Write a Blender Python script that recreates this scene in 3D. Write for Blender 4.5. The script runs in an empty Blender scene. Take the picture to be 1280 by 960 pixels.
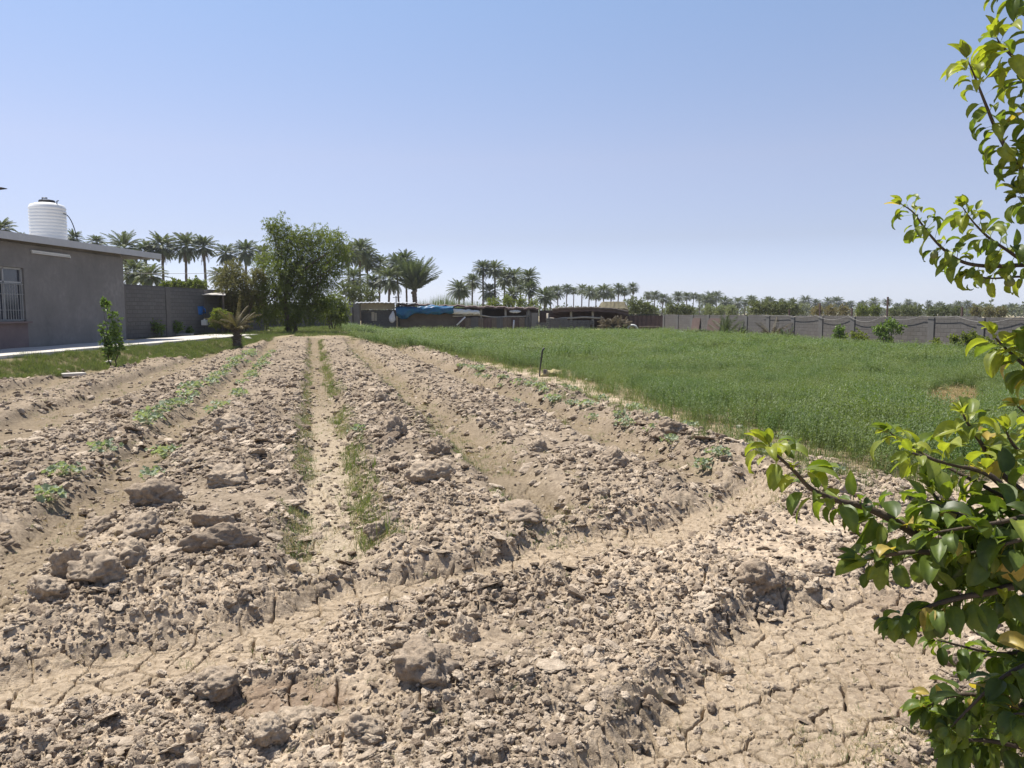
import bpy, math, random
import numpy as np
from mathutils import Vector, Matrix, Euler, noise as mnoise

random.seed(7)
rng = np.random.default_rng(11)
S = bpy.context.scene
C = S.collection
R = math.radians

# ------------------------------------------------------------------ camera, sky, sun, exposure
H = 1.75
PITCH = math.atan((480 - 391) / 960)
FP = 960.0
cd = bpy.data.cameras.new('camera')
cam = bpy.data.objects.new('camera', cd)
C.objects.link(cam)
cam.location = (0, 0, H)
cam.rotation_euler = (R(90) - PITCH, 0, 0)
cd.sensor_width = 36.0
cd.lens = 36.0 * FP / 1280
cd.clip_start = 0.05
cd.clip_end = 9000
S.camera = cam

SUN_EL, SUN_AZ = R(64), R(-52)          # azimuth measured from +Y towards +X
W = bpy.data.worlds.new('World')
S.world = W
W.use_nodes = True
wt = W.node_tree
bg = wt.nodes['Background']
sky = wt.nodes.new('ShaderNodeTexSky')
sky.sky_type = 'NISHITA'
sky.sun_disc = False
sky.sun_elevation = SUN_EL
sky.sun_rotation = SUN_AZ
sky.altitude = 0
sky.air_density = 1.0
sky.dust_density = 0.3
sky.ozone_density = 1.0
# the air's own tint by elevation: dusty lavender low down, clear blue above
gtc = wt.nodes.new('ShaderNodeTexCoord')
gsp = wt.nodes.new('ShaderNodeSeparateXYZ')
grp = wt.nodes.new('ShaderNodeValToRGB')
for k, (pos, col) in enumerate(((0.0, (.34, .41, .68)), (0.03, (.37, .385, .56)), (0.094, (.40, .355, .42)), (0.19, (.53, .43, .44)), (0.36, (.55, .51, .515)), (1.0, (.55, .5, .5)))):
    e = grp.color_ramp.elements[k] if k < 2 else grp.color_ramp.elements.new(pos)
    e.position = pos
    e.color = (*col, 1)
gmx = wt.nodes.new('ShaderNodeVectorMath')
gmx.operation = 'MULTIPLY'
gm2 = wt.nodes.new('ShaderNodeVectorMath')
gm2.operation = 'SCALE'
gm2.inputs['Scale'].default_value = 2.0
wt.links.new(gtc.outputs['Generated'], gsp.inputs[0])
wt.links.new(gsp.outputs[2], grp.inputs[0])
wt.links.new(sky.outputs[0], gmx.inputs[0])
wt.links.new(grp.outputs[0], gmx.inputs[1])
wt.links.new(gmx.outputs[0], gm2.inputs[0])
wt.links.new(gm2.outputs[0], bg.inputs[0])
bg.inputs[1].default_value = 0.095
sl = bpy.data.lights.new('sun', 'SUN')
sl.energy = 5.0
sl.angle = R(0.5)
sl.color = (1.0, 0.955, 0.88)
sun = bpy.data.objects.new('sun', sl)
C.objects.link(sun)
sdir = Vector((math.sin(SUN_AZ) * math.cos(SUN_EL), math.cos(SUN_AZ) * math.cos(SUN_EL), math.sin(SUN_EL)))
sun.rotation_euler = sdir.to_track_quat('Z', 'Y').to_euler()
sun.location = (0, 0, 30)
S.view_settings.view_transform = 'Standard'
S.view_settings.look = 'None'
S.view_settings.exposure = 0.65
S.view_settings.gamma = 1.0
S.view_settings.use_curve_mapping = False
S.render.engine = 'CYCLES'
S.cycles.max_bounces = 6
S.cycles.diffuse_bounces = 3
S.cycles.transmission_bounces = 4
S.cycles.transparent_max_bounces = 8

# ------------------------------------------------------------------ picking points in the place from the photograph
CP, SP = math.cos(PITCH), math.sin(PITCH)


def ray(px, py):
    a, b = (px - 640) / FP, (py - 480) / FP
    return Vector((a, CP - b * SP, -SP - b * CP))


def G(px, py, z=0.0):                      # point on height z
    d = ray(px, py)
    t = (z - H) / d.z
    return Vector((d.x * t, d.y * t, z))


def P(px, py, depth):                      # point at a distance along +Y
    d = ray(px, py)
    t = depth / d.y
    return Vector((d.x * t, depth, H + d.z * t))


TH = math.atan(250 / 960)
CT, ST = math.cos(TH), math.sin(TH)


def uv(x, y):
    return x * CT + y * ST, -x * ST + y * CT


def xy(u, v):
    return u * CT - v * ST, u * ST + v * CT


# ------------------------------------------------------------------ numpy noise
def hsh(ix, iy, s):
    n = (ix.astype(np.int64) * 374761393 + iy.astype(np.int64) * 668265263 + s * 1442695041) & 0xffffffff
    n = ((n ^ (n >> 13)) * 1274126177) & 0xffffffff
    n = ((n ^ (n >> 16)) * 2246822519) & 0xffffffff
    n = n ^ (n >> 15)
    return (n & 0xffffff) / float(0x1000000)


def vnoise(x, y, s):
    ix, iy = np.floor(x), np.floor(y)
    fx, fy = x - ix, y - iy
    fx = fx * fx * (3 - 2 * fx)
    fy = fy * fy * (3 - 2 * fy)
    a, b = hsh(ix, iy, s), hsh(ix + 1, iy, s)
    c, d = hsh(ix, iy + 1, s), hsh(ix + 1, iy + 1, s)
    return (a + (b - a) * fx) * (1 - fy) + (c + (d - c) * fx) * fy - 0.5


def fbm(x, y, s, o=4):
    r, a = 0, 1.0
    for i in range(o):
        r = r + a * vnoise(x * 2 ** i + 17.3 * i, y * 2 ** i - 9.1 * i, s + i)
        a *= 0.5
    return r


def worley(x, y, s):
    ix, iy = np.floor(x), np.floor(y)
    f1 = np.full(x.shape, 9.0)
    f2 = np.full(x.shape, 9.0)
    rid = np.zeros(x.shape)
    rx = np.zeros(x.shape)
    ry = np.zeros(x.shape)
    for dx in (-1, 0, 1):
        for dy in (-1, 0, 1):
            cx, cy = ix + dx, iy + dy
            px = cx + 0.08 + 0.84 * hsh(cx, cy, s)
            py = cy + 0.08 + 0.84 * hsh(cx, cy, s + 1)
            d = np.hypot(x - px, y - py)
            near = d < f1
            f2 = np.where(near, f1, np.minimum(f2, d))
            f1 = np.where(near, d, f1)
            rid = np.where(near, hsh(cx, cy, s + 2), rid)
            rx = np.where(near, x - px, rx)
            ry = np.where(near, y - py, ry)
    return f1, f2, rid, rx, ry


def sst(a, b, x):
    t = np.clip((x - a) / (b - a), 0, 1)
    return t * t * (3 - 2 * t)


# ------------------------------------------------------------------ the lie of the land
FURROWS = [-8.4, -6.35, -4.25, -1.98, 0.15, 2.02, 3.98]
FIELD_END = 42.5
DU = [-6, -1.5, -0.4, 0.16, 1.76, 3.0, 4.3, 5.2]
DV = [4.1, 4.03, 4.24, 4.72, 5.33, 5.85, 6.7, 7.3]
AV = [0, 6.6, 9.7, 14, 20, 27, 34, 38, 42, 48, 80]
AU = [6.2, 5.9, 5.6, 6.1, 6.5, 6.0, 5.3, 3.6, 1.9, 1.8, 1.8]


def masks(x, y):
    u, v = uv(x, y)
    uw = u + 0.16 * vnoise(u * 0.9, v * 0.55, 31) + 0.07 * vnoise(u * 4, v * 4, 33)
    vw = v + 0.3 * vnoise(u * 1.1, v * 1.1, 35) + 0.12 * vnoise(u * 5, v * 5, 37)
    vd = np.interp(u, DU, DV)
    rows = sst(0.25, 0.8, vw - vd) * sst(FIELD_END + 0.6, FIELD_END - 0.6, vw)
    infield = sst(-13.3, -12.7, x + 0.3 * vnoise(x, y * 0.4, 5)) * sst(5.6, 4.9, uw) * sst(FIELD_END + 1.2, FIELD_END, vw)
    fur = np.zeros(x.shape)
    for c in FURROWS:
        hw = 0.34 if c in (0.15,) else (0.30 if c > -3 else 0.5)
        fur = np.maximum(fur, sst(hw + 0.14, hw - 0.16, np.abs(uw - c)))
    fur = fur * rows * infield
    dit = sst(0.50, 0.22, np.abs(vw - vd + 0.06)) * sst(5.0, 4.2, u)
    bx, by = x - 1.42, y - 3.62
    b1 = (bx * 0.69 + by * 0.72) / 1.55
    b2 = (-bx * 0.72 + by * 0.69) / 0.56
    w = 0.28 * vnoise(x * 2.2, y * 2.2, 41) + 0.16 * vnoise(x * 6, y * 6, 43)
    bas = sst(1.12, 0.72, np.sqrt(b1 ** 2 + b2 ** 2) + w)
    sx, sy = x + 1.02, y - 3.28
    slab = sst(1.15, 0.75, np.sqrt((sx / 0.30) ** 2 + (sy / 0.17) ** 2) + w)
    bas = np.maximum(bas, slab * 0.9)
    alf = sst(-0.15, 0.35, u - np.interp(v, AV, AU) + 0.35 * vnoise(u * 1.3, v * 1.3, 51)) * sst(6.0, 6.8, v)
    return u, v, fur, dit, bas, alf, infield, rows


def smooth_z(x, y):
    u, v = uv(x, y)
    left = sst(-12.8, -14.2, x) * 0.47
    back = sst(34, 44, y) * sst(-5, -9.5, x + (y - 40) * 0.22) * 0.5
    z = np.maximum(left, back)
    z = z - 0.14 * sst(9, 16, u) * sst(80, 20, y) * 1.0
    z = z + 0.05 * fbm(x * 0.7, y * 0.7, 61, 2)
    return z * 1.0


def silt(x, y):
    """patches where fine dust has washed over the crumbs"""
    return sst(0.10, 0.42, fbm(x * 0.9 + 5, y * 0.9, 251, 4))


def ground(x, y, detail=True):
    x = np.asarray(x, float)
    y = np.asarray(y, float)
    u, v, fur, dit, bas, alf, inf, rows = masks(x, y)
    r = np.hypot(x, y)
    head = sst(8.5, 6.5, v) * (1 - inf * rows)
    soil = np.clip(inf + head * sst(6.4, 5.6, u) * sst(0.0, 0.5, v), 0, 1) * (1 - alf)
    soil = np.maximum(soil, sst(9, 7.5, v) * (1 - alf))
    ridge = 0.075 * inf * rows * (1 - fur)
    bank = 0.10 * np.exp(-((u - 4.75) / 0.45) ** 2) * sst(5.5, 7.0, v) * inf
    z = smooth_z(x, y) + ridge + bank - 0.085 * fur - 0.10 * dit - 0.10 * bas * (1 - 0.8 * (x < -0.5))
    # a hump of thrown-up soil beside the ditch and the basin
    z = z + 0.09 * np.exp(-(((x - 1.15) / 0.55) ** 2 + ((y - 4.75) / 0.5) ** 2)) + 0.05 * np.exp(-(((x + 0.2) / 1.2) ** 2 + ((y - 3.5) / 0.3) ** 2))
    if not detail:
        return z
    fade = sst(90, 40, r)
    z = z + 0.05 * fbm(x * 1.9, y * 1.9, 71, 3) * soil * (1 - 0.8 * np.clip(dit + bas, 0, 1))
    rough = soil * (1 - 0.9 * np.clip(dit + bas, 0, 1)) * (1 - 0.62 * fur)
    lump = 0.5 + 0.9 * np.clip(fbm(x * 1.3, y * 1.3, 81, 3) + 0.35, 0, 1)
    rough = rough * (1 - 0.72 * silt(x, y))
    wx = x + 0.03 * fbm(x * 9, y * 9, 91, 3)
    wy = y + 0.03 * fbm(x * 9, y * 9, 95, 3)
    for s, k, sd in ((0.30, 0.11, 101), (0.15, 0.18, 111), (0.075, 0.31, 121), (0.036, 0.40, 131), (0.018, 0.40, 137)):
        f1, f2, rid, rx, ry = worley(wx / s, wy / s, sd)
        e = sst(0.0, 0.38, f2 - f1)
        tilt = rx * (rid * 2 - 1) * 0.7 + ry * (np.mod(rid * 7.3, 1) * 2 - 1) * 0.7
        z = z + rough * fade * lump * s * k * (e * (0.15 + 0.85 * rid) + tilt * e)
    z = z + 0.012 * fbm(x * 24, y * 24, 141, 4) * fade * (0.25 + 0.75 * rough)
    # shrinkage cracks
    ck = np.clip(dit * 1.0 + bas * 1.1 + 0.45 * fur * sst(12, 6, r) + 0.42 * soil * sst(8, 5, r) * sst(-0.1, 0.3, vnoise(x * 1.7, y * 1.7, 151)), 0, 1)
    qx = x + 0.035 * fbm(x * 7, y * 7, 161, 3)
    qy = y + 0.035 * fbm(x * 7, y * 7, 165, 3)
    for s, wd, dp, sd in ((0.20, 0.065, 0.060, 171), (0.085, 0.075, 0.017, 181)):
        f1, f2, rid, rx, ry = worley(qx / s, qy / s, sd)
        gate = sst(0.15, 0.5, ck + 0.5 * vnoise(x * 3, y * 3, 191))
        z = z - gate ** 3 * dp * sst(wd * (0.45 + 0.6 * rid + 1.1 * np.clip(vnoise(x * 4, y * 4, 195) + 0.25, 0, 1)), 0.0, f2 - f1) * fade
        z = z + gate * fade * s * 0.05 * (rx * (rid - 0.5) + ry * (np.mod(rid * 5.7, 1) - 0.5)) + gate * fade * 0.07 * s * (f1 ** 2)
    return z


# ------------------------------------------------------------------ mesh helpers
def np_mesh(name, V, F):
    me = bpy.data.meshes.new(name)
    V = np.asarray(V, np.float32)
    F = np.asarray(F, np.int32)
    k = F.shape[1]
    me.vertices.add(len(V))
    me.vertices.foreach_set('co', V.ravel())
    me.loops.add(F.size)
    me.loops.foreach_set('vertex_index', F.ravel())
    me.polygons.add(len(F))
    me.polygons.foreach_set('loop_start', np.arange(0, F.size, k, dtype=np.int32))
    me.update(calc_edges=True)
    return me


def set_attr(me, name, arr):
    a = me.color_attributes.new(name, 'FLOAT_COLOR', 'POINT')
    arr = np.asarray(arr, np.float32)
    if arr.shape[1] == 3:
        arr = np.concatenate([arr, np.ones((len(arr), 1), np.float32)], 1)
    a.data.foreach_set('color', arr.ravel())


class MB:
    """collects shapes for ONE mesh"""

    def __init__(self):
        self.V, self.F = [], []

    def add(self, V, F):
        n = len(self.V)
        self.V += [tuple(v) for v in V]
        self.F += [tuple(i + n for i in f) for f in F]
        return self

    def box(self, c, s, rz=0.0, M=None):
        x, y, z = s[0] / 2, s[1] / 2, s[2] / 2
        V = [Vector((a * x, b * y, d * z)) for d in (-1, 1) for b in (-1, 1) for a in (-1, 1)]
        m = M or Matrix.Rotation(rz, 4, 'Z')
        V = [m @ v + Vector(c) for v in V]
        return self.add(V, [(0, 2, 3, 1), (4, 5, 7, 6), (0, 1, 5, 4), (2, 6, 7, 3), (0, 4, 6, 2), (1, 3, 7, 5)])

    def bar(self, a, b, w, t=None):
        a, b = Vector(a), Vector(b)
        d = b - a
        q = d.to_track_quat('Z', 'Y').to_matrix().to_4x4()
        return self.box((a + b) / 2, (w, t or w, d.length), M=q)

    def tube(self, pts, rad, seg=8, caps=True):
        pts = [Vector(p) for p in pts]
        if not hasattr(rad, '__len__'):
            rad = [rad] * len(pts)
        V, F = [], []
        ref = Vector((0.31, 0.17, 0.93))
        for i, p in enumerate(pts):
            t = (pts[min(i + 1, len(pts) - 1)] - pts[max(i - 1, 0)]).normalized()
            if abs(t.dot(ref)) > 0.97:
                ref = Vector((1, 0, 0.1))
            a = t.cross(ref).normalized()
            b = t.cross(a)
            for k in range(seg):
                an = 2 * math.pi * k / seg
                V.append(p + (a * math.cos(an) + b * math.sin(an)) * rad[i])
        for i in range(len(pts) - 1):
            for k in range(seg):
                k2 = (k + 1) % seg
                F.append((i * seg + k, i * seg + k2, (i + 1) * seg + k2, (i + 1) * seg + k))
        if caps:
            F.append(tuple(range(seg - 1, -1, -1)))
            F.append(tuple((len(pts) - 1) * seg + k for k in range(seg)))
        return self.add(V, F)

    def lathe(self, prof, seg=32, c=(0, 0, 0)):
        V, F = [], []
        c = Vector(c)
        for r, z in prof:
            for k in range(seg):
                an = 2 * math.pi * k / seg
                V.append(c + Vector((r * math.cos(an), r * math.sin(an), z)))
        for i in range(len(prof) - 1):
            for k in range(seg):
                k2 = (k + 1) % seg
                F.append((i * seg + k, i * seg + k2, (i + 1) * seg + k2, (i + 1) * seg + k))
        F.append(tuple(range(seg - 1, -1, -1)))
        F.append(tuple((len(prof) - 1) * seg + k for k in range(seg)))
        return self.add(V, F)

    def sheet(self, fn, nu, nv, thick=0.0):
        """fn(s,t)->point; a sheet with optional thickness"""
        V = [Vector(fn(i / nu, j / nv)) for j in range(nv + 1) for i in range(nu + 1)]
        n = len(V)
        F = [(j * (nu + 1) + i, j * (nu + 1) + i + 1, (j + 1) * (nu + 1) + i + 1, (j + 1) * (nu + 1) + i) for j in range(nv) for i in range(nu)]
        if thick:
            F2 = [tuple(k + n for k in reversed(f)) for f in F]
            V = V + [v - Vector((0, 0, thick)) for v in V]
            ring = [i for i in range(nu + 1)] + [j * (nu + 1) + nu for j in range(1, nv + 1)] + [nv * (nu + 1) + i for i in range(nu - 1, -1, -1)] + [j * (nu + 1) for j in range(nv - 1, 0, -1)]
            F3 = [(ring[k], ring[k] + n, ring[(k + 1) % len(ring)] + n, ring[(k + 1) % len(ring)]) for k in range(len(ring))]
            F = F + F2 + F3
        return self.add(V, F)

    def mesh(self, name):
        me = bpy.data.meshes.new(name)
        me.from_pydata(self.V, [], self.F)
        me.update()
        return me

    def build(self, name, m, parent=None, smooth=False, bevel=0.0):
        return link(name, self.mesh(name), m, parent, smooth, bevel)


def link(name, me, m, parent=None, smooth=False, bevel=0.0):
    o = bpy.data.objects.new(name, me)
    C.objects.link(o)
    if m is not None and not me.materials:
        me.materials.append(m)
    if smooth:
        me.polygons.foreach_set('use_smooth', [True] * len(me.polygons))
    if bevel:
        b = o.modifiers.new('bevel', 'BEVEL')
        b.width = bevel
        b.segments = 2
        b.limit_method = 'ANGLE'
    if parent is not None:
        o.parent = parent
    return o


def tag(o, label=None, cat=None, group=None, kind=None):
    if label:
        o['label'] = label
    if cat:
        o['category'] = cat
    if group:
        o['group'] = group
    if kind:
        o['kind'] = kind
    return o


def thing(name, label, cat, loc=(0, 0, 0), rz=0.0, group=None):
    o = bpy.data.objects.new(name, None)
    o.empty_display_size = 0.2
    C.objects.link(o)
    o.location = loc
    o.rotation_euler = (0, 0, rz)
    return tag(o, label, cat, group)


def copy_thing(root):
    r = root.copy()
    C.objects.link(r)
    for ch in root.children:
        c = ch.copy()
        C.objects.link(c)
        c.parent = r
        for g in ch.children:
            d = g.copy()
            C.objects.link(d)
            d.parent = c
    return r


# ------------------------------------------------------------------ materials
def newmat(name):
    m = bpy.data.materials.new(name)
    m.use_nodes = True
    nt = m.node_tree
    return m, nt, nt.nodes['Principled BSDF'], nt.nodes['Material Output']


def node(nt, t, **kw):
    n = nt.nodes.new(t)
    for k, v in kw.items():
        if k.startswith('i_'):
            n.inputs[k[2:].replace('_', ' ')].default_value = v
        else:
            setattr(n, k, v)
    return n


def mixc(nt, fac, a, b, blend='MIX'):
    n = nt.nodes.new('ShaderNodeMix')
    n.data_type = 'RGBA'
    n.blend_type = blend
    for s, val in ((0, fac), (6, a), (7, b)):
        if isinstance(val, (int, float)):
            n.inputs[s].default_value = val
        elif isinstance(val, tuple):
            n.inputs[s].default_value = (*val, 1)
        else:
            nt.links.new(val, n.inputs[s])
    return n.outputs[2]


def ramp(nt, src, lo, hi):
    n = nt.nodes.new('ShaderNodeMapRange')
    n.inputs['From Min'].default_value = lo
    n.inputs['From Max'].default_value = hi
    nt.links.new(src, n.inputs['Value'])
    return n.outputs['Result']


def plain(name, col, rough=0.85, var=0.25, scale=3.0, bump=0.15, bscale=40.0, metal=0.0, col2=None, spec=0.3):
    """mottled material: two noises vary the colour, a fine one the relief"""
    m, nt, b, out = newmat(name)
    tc = nt.nodes.new('ShaderNodeTexCoord')
    n1 = node(nt, 'ShaderNodeTexNoise', i_Scale=scale, i_Detail=6.0, i_Roughness=0.65)
    n2 = node(nt, 'ShaderNodeTexNoise', i_Scale=scale * 9, i_Detail=4.0)
    for n in (n1, n2):
        nt.links.new(tc.outputs['Object'], n.inputs['Vector'])
    c2 = col2 or tuple(c * (1 - var * 1.6) for c in col)
    c = mixc(nt, ramp(nt, n1.outputs['Fac'], 0.35, 0.7), col, c2)
    c = mixc(nt, ramp(nt, n2.outputs['Fac'], 0.3, 0.75), c, tuple(x * (1 - var) for x in col))
    nt.links.new(c, b.inputs['Base Color'])
    b.inputs['Roughness'].default_value = rough
    b.inputs['Metallic'].default_value = metal
    b.inputs['Specular IOR Level'].default_value = spec
    if bump:
        n3 = node(nt, 'ShaderNodeTexNoise', i_Scale=bscale, i_Detail=5.0)
        nt.links.new(tc.outputs['Object'], n3.inputs['Vector'])
        bp = node(nt, 'ShaderNodeBump', i_Strength=bump, i_Distance=0.02)
        nt.links.new(n3.outputs['Fac'], bp.inputs['Height'])
        nt.links.new(bp.outputs[0], b.inputs['Normal'])
    return m


def blocks(name, col, mortar, bw=0.4, bh=0.2, var=0.25, stain=(0.30, 0.24, 0.19)):
    """concrete block masonry laid in the object's local x/z"""
    m, nt, b, out = newmat(name)
    tc = nt.nodes.new('ShaderNodeTexCoord')
    sp = nt.nodes.new('ShaderNodeSeparateXYZ')
    nt.links.new(tc.outputs['Object'], sp.inputs[0])
    ad = nt.nodes.new('ShaderNodeMath')
    nt.links.new(sp.outputs[0], ad.inputs[0])
    nt.links.new(sp.outputs[1], ad.inputs[1])
    cb = nt.nodes.new('ShaderNodeCombineXYZ')
    nt.links.new(ad.outputs[0], cb.inputs[0])
    nt.links.new(sp.outputs[2], cb.inputs[1])
    br = nt.nodes.new('ShaderNodeTexBrick')
    br.inputs['Color1'].default_value = (*col, 1)
    br.inputs['Color2'].default_value = (*[c * (1 - var) for c in col], 1)
    br.inputs['Mortar'].default_value = (*mortar, 1)
    br.inputs['Scale'].default_value = 1.0
    br.inputs['Mortar Size'].default_value = 0.016
    br.inputs['Mortar Smooth'].default_value = 0.3
    br.inputs['Brick Width'].default_value = bw
    br.inputs['Row Height'].default_value = bh
    nt.links.new(cb.outputs[0], br.inputs['Vector'])
    n1 = node(nt, 'ShaderNodeTexNoise', i_Scale=0.9, i_Detail=7.0, i_Roughness=0.7)
    nt.links.new(tc.outputs['Object'], n1.inputs['Vector'])
    c = mixc(nt, ramp(nt, n1.outputs['Fac'], 0.48, 0.8), br.outputs['Color'], stain)
    n2 = node(nt, 'ShaderNodeTexNoise', i_Scale=14.0, i_Detail=5.0)
    nt.links.new(tc.outputs['Object'], n2.inputs['Vector'])
    c = mixc(nt, ramp(nt, n2.outputs['Fac'], 0.2, 0.9), c, tuple(x * 0.75 for x in col))
    nt.links.new(c, b.inputs['Base Color'])
    b.inputs['Roughness'].default_value = 0.95
    b.inputs['Specular IOR Level'].default_value = 0.2
    bp = node(nt, 'ShaderNodeBump', i_Strength=0.8, i_Distance=0.02, invert=True)
    nt.links.new(br.outputs['Fac'], bp.inputs['Height'])
    bp2 = node(nt, 'ShaderNodeBump', i_Strength=0.35, i_Distance=0.02)
    nt.links.new(n2.outputs['Fac'], bp2.inputs['Height'])
    nt.links.new(bp.outputs[0], bp2.inputs['Normal'])
    nt.links.new(bp2.outputs[0], b.inputs['Normal'])
    return m


def leafmat(name, col, col2, trans=0.4, rough=0.5, attr=None, spec=0.4, tcol=None, patch=None):
    """leaf: part reflects, part lets light through; the tone varies per plant or with a vertex attribute"""
    m, nt, b, out = newmat(name)
    if attr:
        at = nt.nodes.new('ShaderNodeVertexColor')
        at.layer_name = attr
        gp_ = nt.nodes.new('ShaderNodeNewGeometry')
        mn = node(nt, 'ShaderNodeTexNoise', i_Scale=70.0, i_Detail=4.0, i_Roughness=0.7)
        nt.links.new(gp_.outputs['Position'], mn.inputs['Vector'])
        c = mixc(nt, ramp(nt, mn.outputs['Fac'], 0.35, 0.7), mixc(nt, 1.0, at.outputs['Color'], (0.82, 0.84, 0.9), 'MULTIPLY'), mixc(nt, 1.0, at.outputs['Color'], (1.2, 1.14, 1.0), 'MULTIPLY'))
        mn2 = node(nt, 'ShaderNodeTexNoise', i_Scale=260.0, i_Detail=2.0)
        nt.links.new(gp_.outputs['Position'], mn2.inputs['Vector'])
        c = mixc(nt, ramp(nt, mn2.outputs['Fac'], 0.70, 0.76), c, (0.16, 0.11, 0.04))
    else:
        oi = nt.nodes.new('ShaderNodeObjectInfo')
        geo = nt.nodes.new('ShaderNodeNewGeometry')
        mx = nt.nodes.new('ShaderNodeMath')
        mx.operation = 'ADD'
        nt.links.new(oi.outputs['Random'], mx.inputs[0])
        nt.links.new(geo.outputs['Random Per Island'], mx.inputs[1])
        c = mixc(nt, ramp(nt, mx.outputs[0], 0.2, 1.8), col, col2)
    if patch:
        oj = nt.nodes.new('ShaderNodeObjectInfo')
        pn = node(nt, 'ShaderNodeTexNoise', i_Scale=0.45, i_Detail=5.0, i_Roughness=0.7)
        nt.links.new(oj.outputs['Location'], pn.inputs['Vector'])
        c = mixc(nt, ramp(nt, pn.outputs['Fac'], 0.42, 0.68), c, mixc(nt, 0.38, c, patch))
    nt.links.new(c, b.inputs['Base Color'])
    b.inputs['Roughness'].default_value = rough
    b.inputs['Specular IOR Level'].default_value = spec
    tr = nt.nodes.new('ShaderNodeBsdfTranslucent')
    tc = mixc(nt, 1.0, c, tcol or (1.5, 1.6, 0.7), 'MULTIPLY')
    nt.links.new(tc, tr.inputs['Color'])
    ms = nt.nodes.new('ShaderNodeMixShader')
    ms.inputs[0].default_value = trans
    nt.links.new(b.outputs[0], ms.inputs[1])
    nt.links.new(tr.outputs[0], ms.inputs[2])
    nt.links.new(ms.outputs[0], out.inputs['Surface'])
    return m


def soilmat(name, attr=None, col=(0.40, 0.315, 0.24), col2=None):
    m, nt, b, out = newmat(name)
    geo = nt.nodes.new('ShaderNodeNewGeometry')
    tc = nt.nodes.new('ShaderNodeTexCoord')
    pos = geo.outputs['Position']
    if attr:
        at = nt.nodes.new('ShaderNodeVertexColor')
        at.layer_name = attr
        c = at.outputs['Color']
    else:
        oi = nt.nodes.new('ShaderNodeObjectInfo')
        c = mixc(nt, oi.outputs['Random'], col, col2 or tuple(x * 0.72 for x in col))
    n1 = node(nt, 'ShaderNodeTexNoise', i_Scale=22.0, i_Detail=8.0, i_Roughness=0.7)
    n2 = node(nt, 'ShaderNodeTexNoise', i_Scale=120.0, i_Detail=4.0, i_Roughness=0.6)
    for n in (n1, n2):
        nt.links.new(pos, n.inputs['Vector'])
    c = mixc(nt, ramp(nt, n1.outputs['Fac'], 0.32, 0.72), mixc(nt, 1.0, c, (0.56, 0.53, 0.50), 'MULTIPLY'), mixc(nt, 1.0, c, (1.16, 1.16, 1.15), 'MULTIPLY'))
    c = mixc(nt, ramp(nt, n2.outputs['Fac'], 0.5, 0.72), c, mixc(nt, 1.0, c, (1.38, 1.36, 1.33), 'MULTIPLY'))
    nt.links.new(c, b.inputs['Base Color'])
    b.inputs['Roughness'].default_value = 1.0
    b.inputs['Specular IOR Level'].default_value = 0.1
    ad = nt.nodes.new('ShaderNodeMath')
    ad.operation = 'MULTIPLY_ADD'
    nt.links.new(n2.outputs['Fac'], ad.inputs[0])
    ad.inputs[1].default_value = 0.35
    nt.links.new(n1.outputs['Fac'], ad.inputs[2])
    bp = node(nt, 'ShaderNodeBump', i_Strength=0.75, i_Distance=0.025)
    nt.links.new(ad.outputs[0], bp.inputs['Height'])
    nt.links.new(bp.outputs[0], b.inputs['Normal'])
    return m


DRY = (0.44, 0.362, 0.272)
M = {}
M['soil'] = soilmat('soil', 'tone')
M['clod'] = soilmat('clod', None, (0.56, 0.47, 0.365), (0.23, 0.18, 0.135))
M['bigclod'] = soilmat('bigclod', None, (0.46, 0.38, 0.29), (0.33, 0.265, 0.20))
M['concrete'] = plain('concrete', (0.60, 0.56, 0.50), 0.9, 0.18, 1.2, 0.2)
M['render'] = plain('cement_render', (0.275, 0.256, 0.236), 0.95, 0.30, 0.6, 0.4, 25)
M['roofmetal'] = plain('roof_sheet', (0.55, 0.55, 0.55), 0.5, 0.15, 1.0, 0.05)
M['white'] = plain('white_plastic', (0.82, 0.81, 0.78), 0.4, 0.06, 2, 0.0)
M['whitepaint'] = plain('white_paint', (0.75, 0.74, 0.70), 0.5, 0.12, 4, 0.05)
M['black'] = plain('black_plastic', (0.03, 0.03, 0.032), 0.45, 0.2, 4, 0.0)
M['dark'] = plain('dark_metal', (0.06, 0.058, 0.055), 0.5, 0.2, 4, 0.0, metal=0.3)
M['glass'] = plain('window_glass', (0.05, 0.055, 0.07), 0.08, 0.1, 1, 0.0, spec=0.6)
M['grey_paint'] = plain('dull_grey_paint', (0.42, 0.42, 0.41), 0.55, 0.15, 4, 0.05)
M['redpaint'] = plain('faded_red_paint', (0.225, 0.17, 0.158), 0.9, 0.2, 2, 0.2)
M['block'] = blocks('concrete_block', (0.165, 0.153, 0.143), (0.09, 0.084, 0.078), stain=(0.12, 0.10, 0.088))
M['blockdark'] = blocks('weathered_block', (0.165, 0.16, 0.156), (0.10, 0.096, 0.093), stain=(0.13, 0.12, 0.11))
M['pier'] = plain('pier_render', (0.16, 0.152, 0.145), 0.95, 0.2, 2, 0.3)
M['mud'] = plain('mud_plaster', (0.20, 0.16, 0.13), 1.0, 0.25, 1.5, 0.4, 15)
M['wood'] = plain('grey_wood', (0.23, 0.18, 0.14), 0.9, 0.3, 6, 0.3)
M['palewood'] = plain('pale_wood', (0.55, 0.49, 0.40), 0.9, 0.25, 5, 0.2)
M['brownsheet'] = plain('rusty_sheet', (0.16, 0.11, 0.095), 0.8, 0.3, 2, 0.2)
M['bark'] = plain('bark', (0.16, 0.125, 0.095), 0.95, 0.35, 6, 0.6, 20)
M['palmbark'] = plain('palm_bark', (0.17, 0.135, 0.105), 1.0, 0.3, 4, 0.6, 12)
M['twig'] = plain('twig_bark', (0.10, 0.075, 0.055), 0.8, 0.3, 20, 0.3, 80)
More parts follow.
